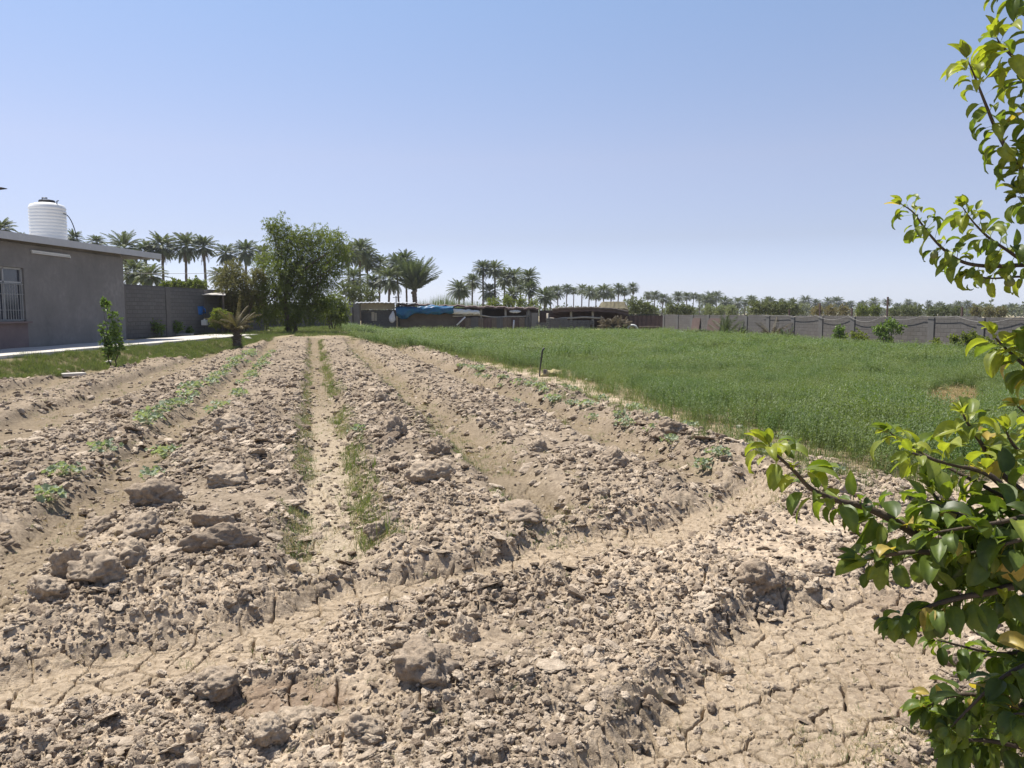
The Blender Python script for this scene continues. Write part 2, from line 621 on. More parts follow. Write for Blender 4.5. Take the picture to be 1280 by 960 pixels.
M['tarp'] = plain('blue_tarp', (0.015, 0.10, 0.28), 0.4, 0.35, 2.5, 0.4, 5, col2=(0.03, 0.20, 0.26))
M['bluepl'] = plain('blue_plastic', (0.03, 0.16, 0.50), 0.4, 0.2, 3, 0.0)
M['sack'] = plain('white_sack', (0.66, 0.66, 0.68), 0.8, 0.15, 5, 0.2)
M['straw'] = plain('straw', (0.50, 0.42, 0.22), 1.0, 0.3, 6, 0.3)
M['thatch'] = plain('thatch', (0.20, 0.175, 0.11), 1.0, 0.35, 3, 0.6, 12)
M['drum'] = plain('old_drum', (0.16, 0.14, 0.11), 0.8, 0.3, 4, 0.2)
M['alf'] = leafmat('alfalfa_leaf', (0.055, 0.108, 0.028), (0.145, 0.195, 0.075), 0.34, 0.6, tcol=(1.5, 1.6, 0.55), patch=(0.26, 0.25, 0.085))
M['grass'] = leafmat('grass_blade', (0.08, 0.118, 0.038), (0.17, 0.19, 0.08), 0.35, 0.6)
M['drygrass'] = leafmat('dry_grass', (0.45, 0.37, 0.19), (0.30, 0.24, 0.12), 0.3, 0.8, tcol=(1.1, 1.0, 0.8))
M['melon'] = leafmat('seedling_leaf', (0.20, 0.24, 0.155), (0.34, 0.38, 0.265), 0.3, 0.55)
M['palm'] = leafmat('palm_frond', (0.075, 0.10, 0.055), (0.14, 0.16, 0.09), 0.25, 0.5)
M['palmdry'] = leafmat('dry_frond', (0.21, 0.175, 0.12), (0.12, 0.105, 0.07), 0.2, 0.8, tcol=(1.1, 1.0, 0.8))
M['dryfrond'] = leafmat('half_dry_frond', (0.21, 0.165, 0.105), (0.12, 0.105, 0.06), 0.2, 0.8)
M['tree'] = leafmat('tree_leaf', (0.095, 0.122, 0.026), (0.20, 0.225, 0.056), 0.42, 0.55)
M['farbush'] = leafmat('far_bush_leaf', (0.085, 0.105, 0.045), (0.15, 0.165, 0.075), 0.3, 0.6)
M['treebrown'] = leafmat('brown_leaf', (0.20, 0.16, 0.085), (0.12, 0.125, 0.055), 0.35, 0.7)
M['shrub'] = leafmat('shrub_leaf', (0.09, 0.15, 0.035), (0.21, 0.28, 0.07), 0.35, 0.5)
M['reed'] = leafmat('reed_leaf', (0.15, 0.18, 0.085), (0.22, 0.24, 0.12), 0.3, 0.6)
M['pear'] = leafmat('pear_leaf', None, None, 0.45, 0.42, attr='tone', spec=0.38, tcol=(1.55, 1.6, 0.45))
M['fruit'] = plain('pear_skin', (0.22, 0.25, 0.08), 0.5, 0.35, 60, 0.05, 200)

# ------------------------------------------------------------------ ground: one sheet from the camera's feet to the horizon
def radii():
    r = [0.0, 0.5, 1.0, 1.4]
    while r[-1] < 2.1:
        r.append(r[-1] + 0.05)
    while r[-1] < 7:
        r.append(r[-1] * 1.0021)
    while r[-1] < 52:
        r.append(r[-1] * 1.0048)
    while r[-1] < 8000:
        r.append(r[-1] * 1.12)
    return np.array(r)


rr = radii()
aa = np.concatenate([np.arange(-180, -46, 4.0), np.arange(-46, 46, 0.075), np.arange(46, 180, 4.0)])
aa = np.radians(aa)
RR, AA = np.meshgrid(rr, aa, indexing='ij')
X = (RR * np.sin(AA)).ravel()
Y = (RR * np.cos(AA)).ravel()
Z = ground(X, Y)
nr, na = RR.shape
I = np.arange(nr * na).reshape(nr, na)
I2 = np.roll(I, -1, axis=1)
F = np.stack([I[:-1], I[1:], I2[1:], I2[:-1]], -1).reshape(-1, 4)
me = np_mesh('ground', np.stack([X, Y, Z], 1), F)
u, v, fur, dit, bas, alf, inf, rows = masks(X, Y)
RA = np.hypot(X, Y)
base = np.tile(np.array(DRY), (len(X), 1))
dk = sst(0.0, 0.55, fbm(X * 0.8, Y * 0.8, 201, 4) + 0.06) * 0.55 + sst(0.05, 0.5, fbm(X * 3.1, Y * 3.1, 211, 3)) * 0.35
base = base * (1 - 0.5 * np.clip(dk, 0, 1))[:, None] * np.array([1.0, 0.985, 0.97])
base = base * (1.20 - 0.46 * sst(4.8, 8.5, v) * inf)[:, None]          # the worked ridges are fresher, darker earth than the trodden headland
base = base * (1 - 0.16 * sst(-0.05, 0.3, fbm(X * 11, Y * 11, 241, 3)))[:, None]


def lay(col, w):
    global base
    w = np.clip(w, 0, 1)[:, None]
    base = base * (1 - w) + np.array(col) * w


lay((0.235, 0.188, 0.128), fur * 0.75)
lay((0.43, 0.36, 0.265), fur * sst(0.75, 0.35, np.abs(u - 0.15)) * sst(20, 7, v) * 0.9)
lay((0.38, 0.305, 0.218), np.clip(dit + bas, 0, 1) * 0.75)
lay((0.27, 0.20, 0.145), bas * sst(0.0, 0.3, vnoise(X * 1.6 + 3, Y * 1.6, 231)))
lay((0.33, 0.265, 0.17), alf * 0.8)
far = sst(40, 60, RA)
lay((0.30, 0.26, 0.17), far)
grassy = sst(-12.4, -13.0, X) * sst(60, 50, RA)
lay((0.20, 0.17, 0.095), grassy * 0.9)
lay((0.30, 0.25, 0.16), sst(FIELD_END - 0.3, FIELD_END + 1, v) * (1 - alf) * (1 - far))
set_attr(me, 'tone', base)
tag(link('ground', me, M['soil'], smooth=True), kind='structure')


def gz(x, y, detail=False):
    return float(ground(np.array([float(x)]), np.array([float(y)]), detail)[0])


# ------------------------------------------------------------------ scattering (only for what nobody could count)
def proto_collection(name, objs):
    pc = bpy.data.collections.new(name)
    for o in objs:
        for c in list(o.users_collection):
            c.objects.unlink(o)
        pc.objects.link(o)
    return pc


def scatter(name, pts, rot, scl, idx, pc, label, cat):
    me = bpy.data.meshes.new(name)
    n = len(pts)
    me.vertices.add(n)
    me.vertices.foreach_set('co', np.asarray(pts, np.float32).ravel())
    for nm, arr, ty, key in (('rot', rot, 'FLOAT_VECTOR', 'vector'), ('scl', scl, 'FLOAT_VECTOR', 'vector'), ('idx', idx, 'INT', 'value')):
        a = me.attributes.new(nm, ty, 'POINT')
        a.data.foreach_set(key, np.asarray(arr, np.int32 if ty == 'INT' else np.float32).ravel())
    o = bpy.data.objects.new(name, me)
    C.objects.link(o)
    ng = bpy.data.node_groups.new(name + '_nodes', 'GeometryNodeTree')
    ng.interface.new_socket('Geometry', in_out='INPUT', socket_type='NodeSocketGeometry')
    ng.interface.new_socket('Geometry', in_out='OUTPUT', socket_type='NodeSocketGeometry')
    gi, go = ng.nodes.new('NodeGroupInput'), ng.nodes.new('NodeGroupOutput')
    ip = ng.nodes.new('GeometryNodeInstanceOnPoints')
    ci = ng.nodes.new('GeometryNodeCollectionInfo')
    ci.inputs['Collection'].default_value = pc
    ci.inputs['Separate Children'].default_value = True
    ci.inputs['Reset Children'].default_value = True
    ip.inputs['Pick Instance'].default_value = True
    ng.links.new(gi.outputs[0], ip.inputs['Points'])
    ng.links.new(ci.outputs[0], ip.inputs['Instance'])
    for nm, ty, sock in (('rot', 'FLOAT_VECTOR', 'Rotation'), ('scl', 'FLOAT_VECTOR', 'Scale'), ('idx', 'INT', 'Instance Index')):
        na_ = ng.nodes.new('GeometryNodeInputNamedAttribute')
        na_.data_type = ty
        na_.inputs['Name'].default_value = nm
        src = [s for s in na_.outputs if s.enabled and s.name == 'Attribute'][0]
        ng.links.new(src, ip.inputs[sock])
    ng.links.new(ip.outputs[0], go.inputs[0])
    md = o.modifiers.new('scatter', 'NODES')
    md.node_group = ng
    return tag(o, label, cat, kind='stuff')


def ico(sub):
    import bmesh
    bm = bmesh.new()
    bmesh.ops.create_icosphere(bm, subdivisions=sub, radius=1.0)
    V = np.array([v.co[:] for v in bm.verts])
    F = np.array([[v.index for v in f.verts] for f in bm.faces])
    bm.free()
    return V, F


ICO = {k: ico(k) for k in (2, 3, 4, 5)}


def clod_shape(seed, sub=3, planes=9, squash=0.75, rough=0.10, stretch=(1, 1, 1)):
    """a broken lump of dried earth: facets, worn edges, crumbly relief"""
    g = np.random.default_rng(seed)
    V, F = ICO[sub]
    N = g.normal(size=(planes, 3))
    N /= np.linalg.norm(N, axis=1)[:, None]
    D = g.uniform(0.6, 1.0, planes)
    dot = V @ N.T
    lim = np.where(dot > 0.05, D / np.maximum(dot, 0.05), 9)
    r = np.minimum(-np.log(np.exp(-22 * np.minimum(lim, 1.6)).sum(1) + np.exp(-22 * 1.15)) / 22, 1.2)
    off = g.uniform(-50, 50, 3)
    nz = np.array([mnoise.fractal(Vector(p * 1.6 + off), 0.9, 2.1, 5) for p in V])
    nz2 = np.array([mnoise.fractal(Vector(p * 4.5 + off), 0.8, 2.2, 3) for p in V])
    r = r * (1 + rough * 1.3 * nz + rough * 0.75 * nz2)
    W_ = V * r[:, None] * np.array([stretch[0], stretch[1], stretch[2] * squash])
    return W_, F


protos = []
for i in range(14):
    V, F = clod_shape(300 + i, 4, 7 + i % 5, 0.50 + 0.03 * i, 0.24, (1, 0.65 + 0.06 * (i % 6), 1))
    me = np_mesh('soil_clod', V, F)
    protos.append(link('soil_clod', me, M['clod'], smooth=True))
pc_clod = proto_collection('soil_clod_shapes', protos)

# positions: denser and finer close by, only the bigger lumps far off
n = 220000
q = rng.random(n)
rad = 2.2 * (44 / 2.2) ** q
ang = np.radians(rng.uniform(-45, 45, n))
px_, py_ = rad * np.sin(ang), rad * np.cos(ang)
u, v, fur, dit, bas, alf, inf, rows = masks(px_, py_)
ok = (1 - 0.93 * np.clip(dit + bas, 0, 1)) * (1 - 0.8 * fur) * (1 - alf) * np.maximum(inf, (v < 8) * (u < 6.4))
ok = ok * (0.3 + 0.9 * np.clip(fbm(px_ * 1.3, py_ * 1.3, 81, 3) + 0.42, 0, 1))
ok = ok * (1 - 0.8 * silt(px_, py_))
keep = rng.random(n) < ok
px_, py_, rad = px_[keep], py_[keep], rad[keep]
n = len(px_)
size = 0.0075 * (1 - rng.random(n)) ** (-0.45)
size = np.clip(size, 0.006, np.where(rng.random(n) < 0.15, 0.055, 0.032)) * np.clip(rad / 5.0, 0.75, 2.2)
size = np.minimum(size, 0.075)
pz_ = ground(px_, py_) + size * 0.12
flat_ = rng.random(n) < 0.15
cl_scl = np.stack([size * rng.uniform(0.8, 1.25, n) * np.where(flat_, 1.6, 1), size * rng.uniform(0.8, 1.25, n) * np.where(flat_, 1.4, 1), size * rng.uniform(0.7, 1.1, n) * np.where(flat_, 0.55, 1)], 1)
scatter('soil_crumbs', np.stack([px_, py_, pz_], 1), np.stack([rng.uniform(-0.5, 0.5, n), rng.uniform(-0.5, 0.5, n), rng.uniform(0, 6.28, n)], 1), cl_scl, rng.integers(0, 14, n), pc_clod, 'loose crumbs and lumps of dried earth over the tilled ridges', 'soil crumbs')

# ------------------------------------------------------------------ plants for the mass cover
def blade(Vs, Fs, p, d, L, w, bend, side):
    """one narrow leaf as three tapering segments"""
    n0 = len(Vs)
    up = Vector((0, 0, 1))
    for k in range(4):
        t = k / 3
        c = p + d * (L * t) - up * (bend * L * t * t)
        ww = w * (1 - t) ** 0.7 * 0.5 if k else w * 0.35
        Vs.append(c - side * ww)
        Vs.append(c + side * ww)
    for k in range(3):
        a = n0 + 2 * k
        Fs.append((a, a + 1, a + 3, a + 2))


def grass_tuft(seed, nb=26, h=0.22, spread=0.09, w=0.008, lean=0.6):
    g = random.Random(seed)
    V, F = [], []
    for i in range(nb):
        a = g.uniform(0, 6.283)
        l = g.uniform(0.05, lean)
        d = Vector((math.cos(a) * l, math.sin(a) * l, 1)).normalized()
        p = Vector((g.gauss(0, spread * 0.5), g.gauss(0, spread * 0.5), -0.02))
        blade(V, F, p, d, h * g.uniform(0.5, 1.1), w, g.uniform(0.05, 0.5), Vector((-math.sin(a), math.cos(a), 0)))
    return V, F


def alfalfa_tuft(seed, ns=16, h=0.52):
    """upright thin stems carrying many small leaflets"""
    g = random.Random(seed)
    V, F = [], []
    for i in range(ns):
        a = g.uniform(0, 6.283)
        l = g.uniform(0.02, 0.32)
        d = Vector((math.cos(a) * l, math.sin(a) * l, 1)).normalized()
        p = Vector((g.gauss(0, 0.09), g.gauss(0, 0.09), -0.02))
        hh = h * g.uniform(0.55, 1.08)
        blade(V, F, p, d, hh, 0.007, 0.03, Vector((-math.sin(a), math.cos(a), 0)))
        for k in range(int(13 * hh / h)):
            t = g.uniform(0.25, 1.0)
            b = g.uniform(0, 6.283)
            c = p + d * hh * t
            e = Vector((math.cos(b), math.sin(b), g.uniform(0.1, 1.1))).normalized()
            s = e.cross(Vector((0.2, 0.1, 1))).normalized()
            L = g.uniform(0.03, 0.055)
            n0 = len(V)
            V += [c, c + e * L * 0.5 + s * L * 0.17, c + e * L, c + e * L * 0.5 - s * L * 0.17]
            F.append((n0, n0 + 1, n0 + 2, n0 + 3))
    return V, F


def mk(name, VF, m):
    return link(name, MB().add(*VF).mesh(name), m)


pc_alf = proto_collection('alfalfa_tufts', [mk('alfalfa_tuft', alfalfa_tuft(i), M['alf']) for i in range(8)])
# alfalfa stands: near parts dense, far parts sparser but each tuft larger
n = 150000
yy = 6.5 * (66 / 6.5) ** rng.random(n)
xx = rng.uniform(-1, 1, n)
XL = -0.24 * yy - 1.5
XR = 0.80 * yy + 2.5
px_ = XL + (xx * 0.5 + 0.5) * (XR - XL)
py_ = yy
u, v, fur, dit, bas, alf, inf, rows = masks(px_, py_)
wall_x = 13.7 + (69 - py_) * 0.1984
dens = alf * (px_ < wall_x - 1.3 + 0.5 * vnoise(py_ * 0.7, py_ * 0, 7))
bare = sst(1.05, 0.75, np.hypot((px_ / py_ - 0.578) / 0.05, (py_ - 15.6) / 3.5) + 0.5 * vnoise(px_ * 1.4, py_ * 1.4, 9))
bare = np.maximum(bare, sst(0.05, 0.26, vnoise(px_ * 0.7, py_ * 0.45, 19)) * 0.85 * sst(20, 11, py_))
edge_d = np.abs(u - np.interp(v, AV, AU))
dens = dens * (1 - bare) * (0.16 + 0.84 * sst(0.0, 1.9, edge_d + 1.2 * vnoise(px_ * 1.1, py_ * 1.1, 29)))
dens = dens * np.clip((py_ / 20.0), 0.28, 1.0)
keep = rng.random(n) < dens * 0.62
px_, py_ = px_[keep], py_[keep]
n = len(px_)
sc = np.clip(py_ / 30, 0.72, 1.0) * rng.uniform(0.7, 1.15, n) * (0.88 + 0.4 * vnoise(px_ * 0.5, py_ * 0.5, 23) + 0.3 * vnoise(px_ * 1.6, py_ * 1.6, 27))
sc = sc * np.where(rng.random(n) < 0.12, 1.38, 1.08)
wd = sc * np.clip(py_ / 22, 0.85, 1.7)
scatter('alfalfa', np.stack([px_, py_, ground(px_, py_, False)], 1), np.stack([rng.uniform(-.12, .12, n), rng.uniform(-.12, .12, n), rng.uniform(0, 6.28, n)], 1), np.stack([wd, wd, sc], 1), rng.integers(0, 8, n), pc_alf, 'dense green alfalfa crop filling the field beside the tilled rows', 'crop')

pg = [mk('grass_tuft', grass_tuft(40 + i, 26, 0.24, 0.10), M['grass']) for i in range(5)]
pg += [mk('grass_tuft', grass_tuft(60 + i, 14, 0.10, 0.06, 0.006, 0.9), M['grass']) for i in range(3)]
pg += [mk('grass_tuft', grass_tuft(80 + i, 12, 0.10, 0.09, 0.006, 1.3), M['drygrass']) for i in range(3)]
for i, o in enumerate(pg):
    o.name = 'tuft_%02d' % i
pc_grass = proto_collection('grass_tufts', pg)
gp, gs, gi_ = [], [], []


def put(x, y, s, k):
    gp.append((x, y))
    gs.append(s)
    gi_.append(k)


# strip between the paved path and the field, and the rough ground by the trees
for i in range(15000):
    y = random.uniform(17, 44)
    x = -12.75 - random.random() * 1.45 + 0.2 * math.sin(y * 1.3)
    if mnoise.noise(Vector((x * 0.9, y * 0.5, 4))) > -0.42 or random.random() < 0.3:
        put(x, y, random.uniform(0.4, 1.0) * (1 + 0.5 * mnoise.noise(Vector((x, y, 1)))), random.choice((0, 1, 2, 3, 4, 5, 8, 9, 10)))
for i in range(9000):
    y = random.uniform(36, 66)
    x = random.uniform(-22, -0.26 * y + 3.0)
    uu, vv = uv(x, y)
    if vv > FIELD_END + 0.2 + 0.8 * math.sin(x * 2.1) and mnoise.noise(Vector((x * 0.5, y * 0.3, 0))) > -0.12:
        put(x, y, random.uniform(0.6, 1.6), random.choice((0, 1, 2, 3, 4, 9)))
# sprouts along the furrow edges
for c, side, w, dn, ks in ((0.15, -0.30, 0.07, 2300, (5, 6, 7, 9)), (0.15, 0.32, 0.08, 2600, (5, 6, 7, 8)), (0.15, 0.27, 0.07, 260, (0, 1, 5)), (0.15, 0.0, 0.25, 500, (8, 9, 10, 5)), (2.02, 0.0, 0.28, 1500, (5, 6, 8, 9)), (2.02, -0.3, 0.12, 700, (5, 6, 7)),
                           (-1.98, 0.0, 0.3, 500, (8, 9, 5)), (3.98, 0.1, 0.3, 700, (5, 8, 9)), (4.9, 0.3, 0.4, 1100, (0, 5, 6, 8)), (-4.25, 0, 0.5, 700, (5, 6, 8)), (-6.35, 0, 0.6, 900, (5, 6, 8))):
    for i in range(dn):
        vv = 5.6 * (42 / 5.6) ** random.random()
        uu = c + side + random.gauss(0, w)
        x, y = xy(uu, vv)
        if mnoise.noise(Vector((uu * 1.5, vv * 0.6, c))) > -0.25 and x > -13:
            put(x, y, random.uniform(0.35, 0.9) * (1.0 + 0.015 * vv), random.choice(ks))
# the odd weed in the foreground
for (a, b) in ((362, 800), (483, 777), (535, 745), (700, 714), (440, 690), (232, 830), (400, 880), (470, 770), (655, 690), (540, 720)):
    p = G(a, b, -0.05)
    for k in range(3):
        put(p.x + random.gauss(0, 0.02), p.y + random.gauss(0, 0.03), random.uniform(0.35, 0.6), random.choice((5, 6, 7)))
for i in range(500):
    p = G(random.uniform(980, 1290), random.uniform(880, 1010), 0)
    put(p.x, p.y, random.uniform(0.25, 0.6), random.choice((5, 6, 8, 9)))
for i in range(1500):
    y = 2.3 * (12 / 2.3) ** random.random()
    x = random.uniform(-0.7, 0.7) * y
    put(x, y, random.uniform(0.2, 0.5), random.choice((5, 6, 8, 9, 10)))
# dry patch in the alfalfa
for i in range(1500):
    a, q = random.uniform(0, 6.28), math.sqrt(random.random())
    y = 16.0 + 3.4 * q * math.sin(a)
    put(y * (0.578 + 0.042 * q * math.cos(a)), y, random.uniform(0.8, 2.0), random.choice((8, 9, 10)))
for i in range(1600):
    vv = random.uniform(6.3, 34)
    uu = float(np.interp(vv, AV, AU)) + random.gauss(0.1, 0.35)
    x, y = xy(uu, vv)
    put(x, y, random.uniform(0.5, 1.3), random.choice((8, 9, 10, 0, 1)))
# foot of the boundary wall
for i in range(2500):
    y = random.uniform(30, 69)
    x = 13.7 + (69 - y) * 0.1984 - random.uniform(0.1, 2.2)
    put(x, y, random.uniform(0.4, 1.2), random.choice((0, 1, 8, 9, 10)))
gp = np.array(gp)
n = len(gp)
gsz = np.array(gs)
scatter('grass', np.stack([gp[:, 0], gp[:, 1], ground(gp[:, 0], gp[:, 1])], 1), np.stack([rng.uniform(-.1, .1, n) * np.where(np.array(gi_) >= 8, 11, 1), rng.uniform(-.1, .1, n) * np.where(np.array(gi_) >= 8, 11, 1), rng.uniform(0, 6.28, n)], 1), np.stack([gsz] * 3, 1), np.array(gi_), pc_grass, 'thin green and dry grass along furrows, path and field edges', 'grass')

# ------------------------------------------------------------------ house on the left
HX, HY0, HY1, HB = -16.7, 13.0, 33.3, 0.55
house = thing('house', 'long grey cement house with a flat metal roof beside the field', 'house', (HX, HY1, HB))
RZ = 3.54                                       # wall height
WY0, WY1, WZ0, WZ1 = 24.5 - HY1, 26.5 - HY1, 1.46 - HB, 3.27 - HB


def wall_piece(mb, y0, y1, z0, z1, t=0.22):
    mb.box((-t / 2, (y0 + y1) / 2, (z0 + z1) / 2), (t, y1 - y0, z1 - z0))


wb = MB()
L0 = HY0 - HY1
for k in range(12):
    ya, yb = L0 - L0 * k / 12, L0 - L0 * (k + 1) / 12
    wb.box((-0.14, (ya + yb) / 2, RZ + 0.05 + 0.009 * (ya - L0) / 2), (0.14, yb - ya, 0.1 + 0.009 * (ya - L0)))
wall_piece(wb, L0, WY0, -0.4, RZ)
wall_piece(wb, WY1, 0, -0.4, RZ)
wall_piece(wb, WY0, WY1, -0.4, WZ0)
wall_piece(wb, WY0, WY1, WZ1, RZ)
wb.box((-4.6, -0.11, RZ / 2 - 0.2), (8.76, 0.22, RZ + 0.4))
wb.box((-4.6, L0 + 0.11, RZ / 2 - 0.2), (8.76, 0.22, RZ + 0.4))
wb.box((-9.1, L0 / 2, RZ / 2 - 0.2), (0.22, -L0, RZ + 0.4))
wb.build('wall', M['render'], house)
pt = MB()
pt.box((0.006, (L0 + WY1 + 0.05) / 2, WZ0 / 2 - 0.05), (0.012, WY1 + 0.05 - L0, WZ0 + 0.06))
pt.build('dado', M['redpaint'], house)
# roof: shallow slope rising towards the far end, with a folded fascia and an overhang beyond the end wall
rf = MB()


def roofpt(s, t):
    y = L0 - 0.3 + s * (-L0 + 0.3 + 2.95)
    x = -9.4 + t * 9.72
    return (x, y, RZ + 0.16 + 0.009 * (y - L0) + 0.02 * (1 if int(t * 48) % 2 else 0) - 0.012 * (1 - t))


rf.sheet(roofpt, 10, 48, 0.05)
ro = rf.build('roof', M['roofmetal'], house)
fa = MB()
y0, y1 = L0 - 0.3, 2.95
for xa in (0.325, -9.42):
    fa.bar((xa, y0, RZ + 0.06 + 0.009 * (y0 - L0)), (xa, y1, RZ + 0.06 + 0.009 * (y1 - L0)), 0.02, 0.25)
fa.box((-4.55, y1, RZ + 0.06 + 0.009 * (y1 - L0)), (9.72, 0.02, 0.25))
fa.build('fascia', M['roofmetal'], ro)
bm_ = MB()
for x in (-0.6, -3.4, -6.2, -9.0):
    bm_.bar((x, L0 + 0.1, RZ + 0.08), (x, y1 - 0.05, RZ + 0.08 + 0.009 * (y1 - L0)), 0.08, 0.12)
bm_.build('rafter', M['dark'], ro)
win = MB()
yc, zc = (WY0 + WY1) / 2, (WZ0 + WZ1) / 2
for (a, b) in (((WY0, WZ0), (WY0, WZ1)), ((WY1, WZ0), (WY1, WZ1)), ((WY0, WZ0), (WY1, WZ0)), ((WY0, WZ1), (WY1, WZ1)), ((WY0, WZ1 - 0.5), (WY1, WZ1 - 0.5)), ((yc, WZ0), (yc, WZ1))):
    ins = 0.035
    pa = (-0.10, min(max(a[0], WY0 + ins), WY1 - ins), min(max(a[1], WZ0 + ins), WZ1 - ins))
    pb = (-0.10, min(max(b[0], WY0 + ins), WY1 - ins), min(max(b[1], WZ0 + ins), WZ1 - ins))
    win.bar(pa, pb, 0.07, 0.06)
wo = win.build('window', M['grey_paint'], house)
MB().box((-0.125, yc, zc), (0.012, WY1 - WY0 - 0.08, WZ1 - WZ0 - 0.08)).build('pane', M['glass'], wo)
gr = MB()
for k in range(15):
    y = WY0 + 0.08 + k * (WY1 - WY0 - 0.16) / 14
    gr.tube([(-0.035, y, WZ0 + 0.03), (-0.035, y, WZ1 - 0.55)], 0.011, 6)
for z in (WZ0 + 0.05, WZ0 + 0.38, WZ1 - 0.9, WZ1 - 0.56):
    gr.bar((-0.035, WY0 + 0.02, z), (-0.035, WY1 - 0.02, z), 0.03, 0.012)
gr.build('grille', M['grey_paint'], wo)
MB().box((0.02, yc, WZ0 - 0.03), (0.30, WY1 - WY0 + 0.16, 0.06)).build('sill', M['redpaint'], wo)

tl = thing('tube_light', 'white tube light batten fixed high on the grey house wall', 'lamp', (HX + 0.002, 28.1, 3.86))
MB().box((0.03, 0, 0.03), (0.06, 2.3, 0.07)).build('housing', M['whitepaint'], tl, bevel=0.008)
MB().tube([(0.06, -1.1, -0.03), (0.06, 1.1, -0.03)], 0.018, 10).build('tube', M['white'], tl, smooth=True)
for s in (-1, 1):
    MB().box((0.05, s * 1.13, -0.02), (0.05, 0.05, 0.07)).build('holder', M['whitepaint'], tl)

tank = thing('water_tank', 'white ribbed plastic water tank standing on the house roof', 'water tank', (-18.45, 31.0, 4.52))
tank.scale = (0.9, 0.9, 0.95)
pf = [(0.70, 0.0)]
for k in range(11):
    z = 0.04 + k * 0.132
    pf += [(0.715, z), (0.735, z + 0.03), (0.735, z + 0.075), (0.712, z + 0.105)]
pf += [(0.70, 1.50), (0.66, 1.56), (0.45, 1.63), (0.30, 1.66)]
MB().lathe(pf, 40).build('body', M['white'], tank, smooth=True)
lid = MB().lathe([(0.31, 1.655), (0.33, 1.665), (0.33, 1.72), (0.30, 1.76), (0.12, 1.79)], 28).build('lid', M['black'], tank)
MB().tube([(-0.2, 0, 1.77), (-0.2, 0, 1.86), (0.02, 0, 1.85)], 0.03, 8).build('handle', M['black'], lid, smooth=True)
MB().tube([(0.55, -0.2, 1.58), (0.56, -0.2, 1.70), (0.63, -0.2, 1.72)], 0.025, 8).build('fitting', M['black'], tank, smooth=True)
hs = MB().tube([P(79 + 18 * t ** 0.8, 267 + 5 * t + 29 * t * t, 31.0) for t in [k / 12 for k in range(13)]], 0.018, 8)
tag(hs.build('hose', M['black'], None, smooth=True), 'thin black hose curving down from the white roof tank', 'hose')

lamp = thing('street_lamp', 'dark lamp whose pointed head juts in beside the house', 'street lamp', (P(9, 236, 20.0).x - 1.74, 20.0, P(9, 236, 20.0).z - 4.575))
MB().tube([(0, 0, -0.3), (0, 0, 4.4), (0.1, 0, 4.55)], [0.06, 0.045, 0.04], 12).build('pole', M['dark'], lamp, smooth=True)
MB().tube([(0.08, 0, 4.53), (0.6, 0, 4.62), (1.1, 0, 4.60)], 0.025, 10).build('arm', M['dark'], lamp, smooth=True)
MB().tube([(1.0, 0, 4.60), (1.15, 0, 4.605), (1.5, 0, 4.59), (1.74, 0, 4.575)], [0.04, 0.065, 0.05, 0.008], 12).build('lamp_head', M['dark'], lamp, smooth=True)

# paved strip along the house and its kerb-like edge
sl_ = MB()
sl_.sheet(lambda s, t: (-16.68 + 2.55 * t + 0.05 * math.sin(s * 40), 12 + 31 * s, 0.565 + 0.006 * math.sin(s * 60)), 60, 4, 0.16)
tag(sl_.build('path', M['concrete']), kind='structure')
for (a, b, w, l, rz) in ((170, 424, 0.9, 0.5, 0.3), (222, 417, 1.6, 0.4, 0.1), (90, 441, 0.6, 0.35, 0.8)):
    p = G(a, b, 0.62)
    k = MB().box((0, 0, 0), (w, l, 0.09), rz)
    o = k.build('concrete_slab', M['concrete'], bevel=0.015)
    o.location = (p.x, p.y, gz(p.x, p.y) + 0.08)
    tag(o, {170: 'pale broken slab in the weeds past the far house corner', 222: 'long pale slab in the grass in front of the left block wall', 90: 'small pale slab on the grass strip below the house wall'}[a], 'slab')

# ------------------------------------------------------------------ block walls
def block_wall(name, label, a, b, h, mat, pier_every, pier_w=0.4, zb=-0.35, cap=None):
    a, b = Vector(a), Vector(b)
    d = b - a
    L = d.xy.length
    t = thing(name, label, 'wall', (a.x, a.y, a.z), math.atan2(d.y, d.x))
    n = max(1, round(L / pier_every))
    step = L / n
    slope = (b.z - a.z) / L
    for i in range(n):
        x0, x1 = i * step + pier_w / 2, (i + 1) * step - pier_w / 2
        hh = h + random.uniform(-0.025, 0.025)
        m = MB()
        m.box(((x0 + x1) / 2, 0, (hh + zb) / 2), (x1 - x0 - 0.004, 0.2, hh - zb))
        m.box(((x0 + x1) / 2, 0, hh + 0.04), (x1 - x0 - 0.01, 0.16, 0.07))
        o = m.build('wall_panel', mat, t)
        o.location.z = slope * (x0 + x1) / 2
    for i in range(n + 1):
        hh = h + random.uniform(0.0, 0.07)
        m = MB().box((i * step, 0, (hh + zb) / 2), (pier_w, 0.3, hh - zb))
        o = m.build('pier', M['pier'], t, bevel=0.015)
        o.location.z = slope * i * step
    return t


def wx(y):
    return 13.7 + (69 - y) * 0.1984


WR0, WR1 = (wx(69.0), 69.0, -0.16), (wx(25.0), 25.0, -0.18)
block_wall('boundary_wall', 'long grey block boundary wall with piers behind the alfalfa field', WR0, WR1, 1.68, M['block'], 3.05)
# its continuation in the middle and the left wall behind the house
a = P(152, 400, 37.5)
b = P(330, 400, 52.0)
block_wall('block_wall', 'tall dark block wall running on behind the house corner', (a.x, a.y, 0.5), (b.x, b.y, 0.5), 2.55, M['blockdark'], 3.4)
a = P(296, 400, 60.0)
b = P(446, 400, 70.0)
block_wall('block_wall', 'low grey block wall behind the big bushy tree', (a.x, a.y, 0.35), (b.x, b.y, 0.1), 2.1, M['block'], 3.4)

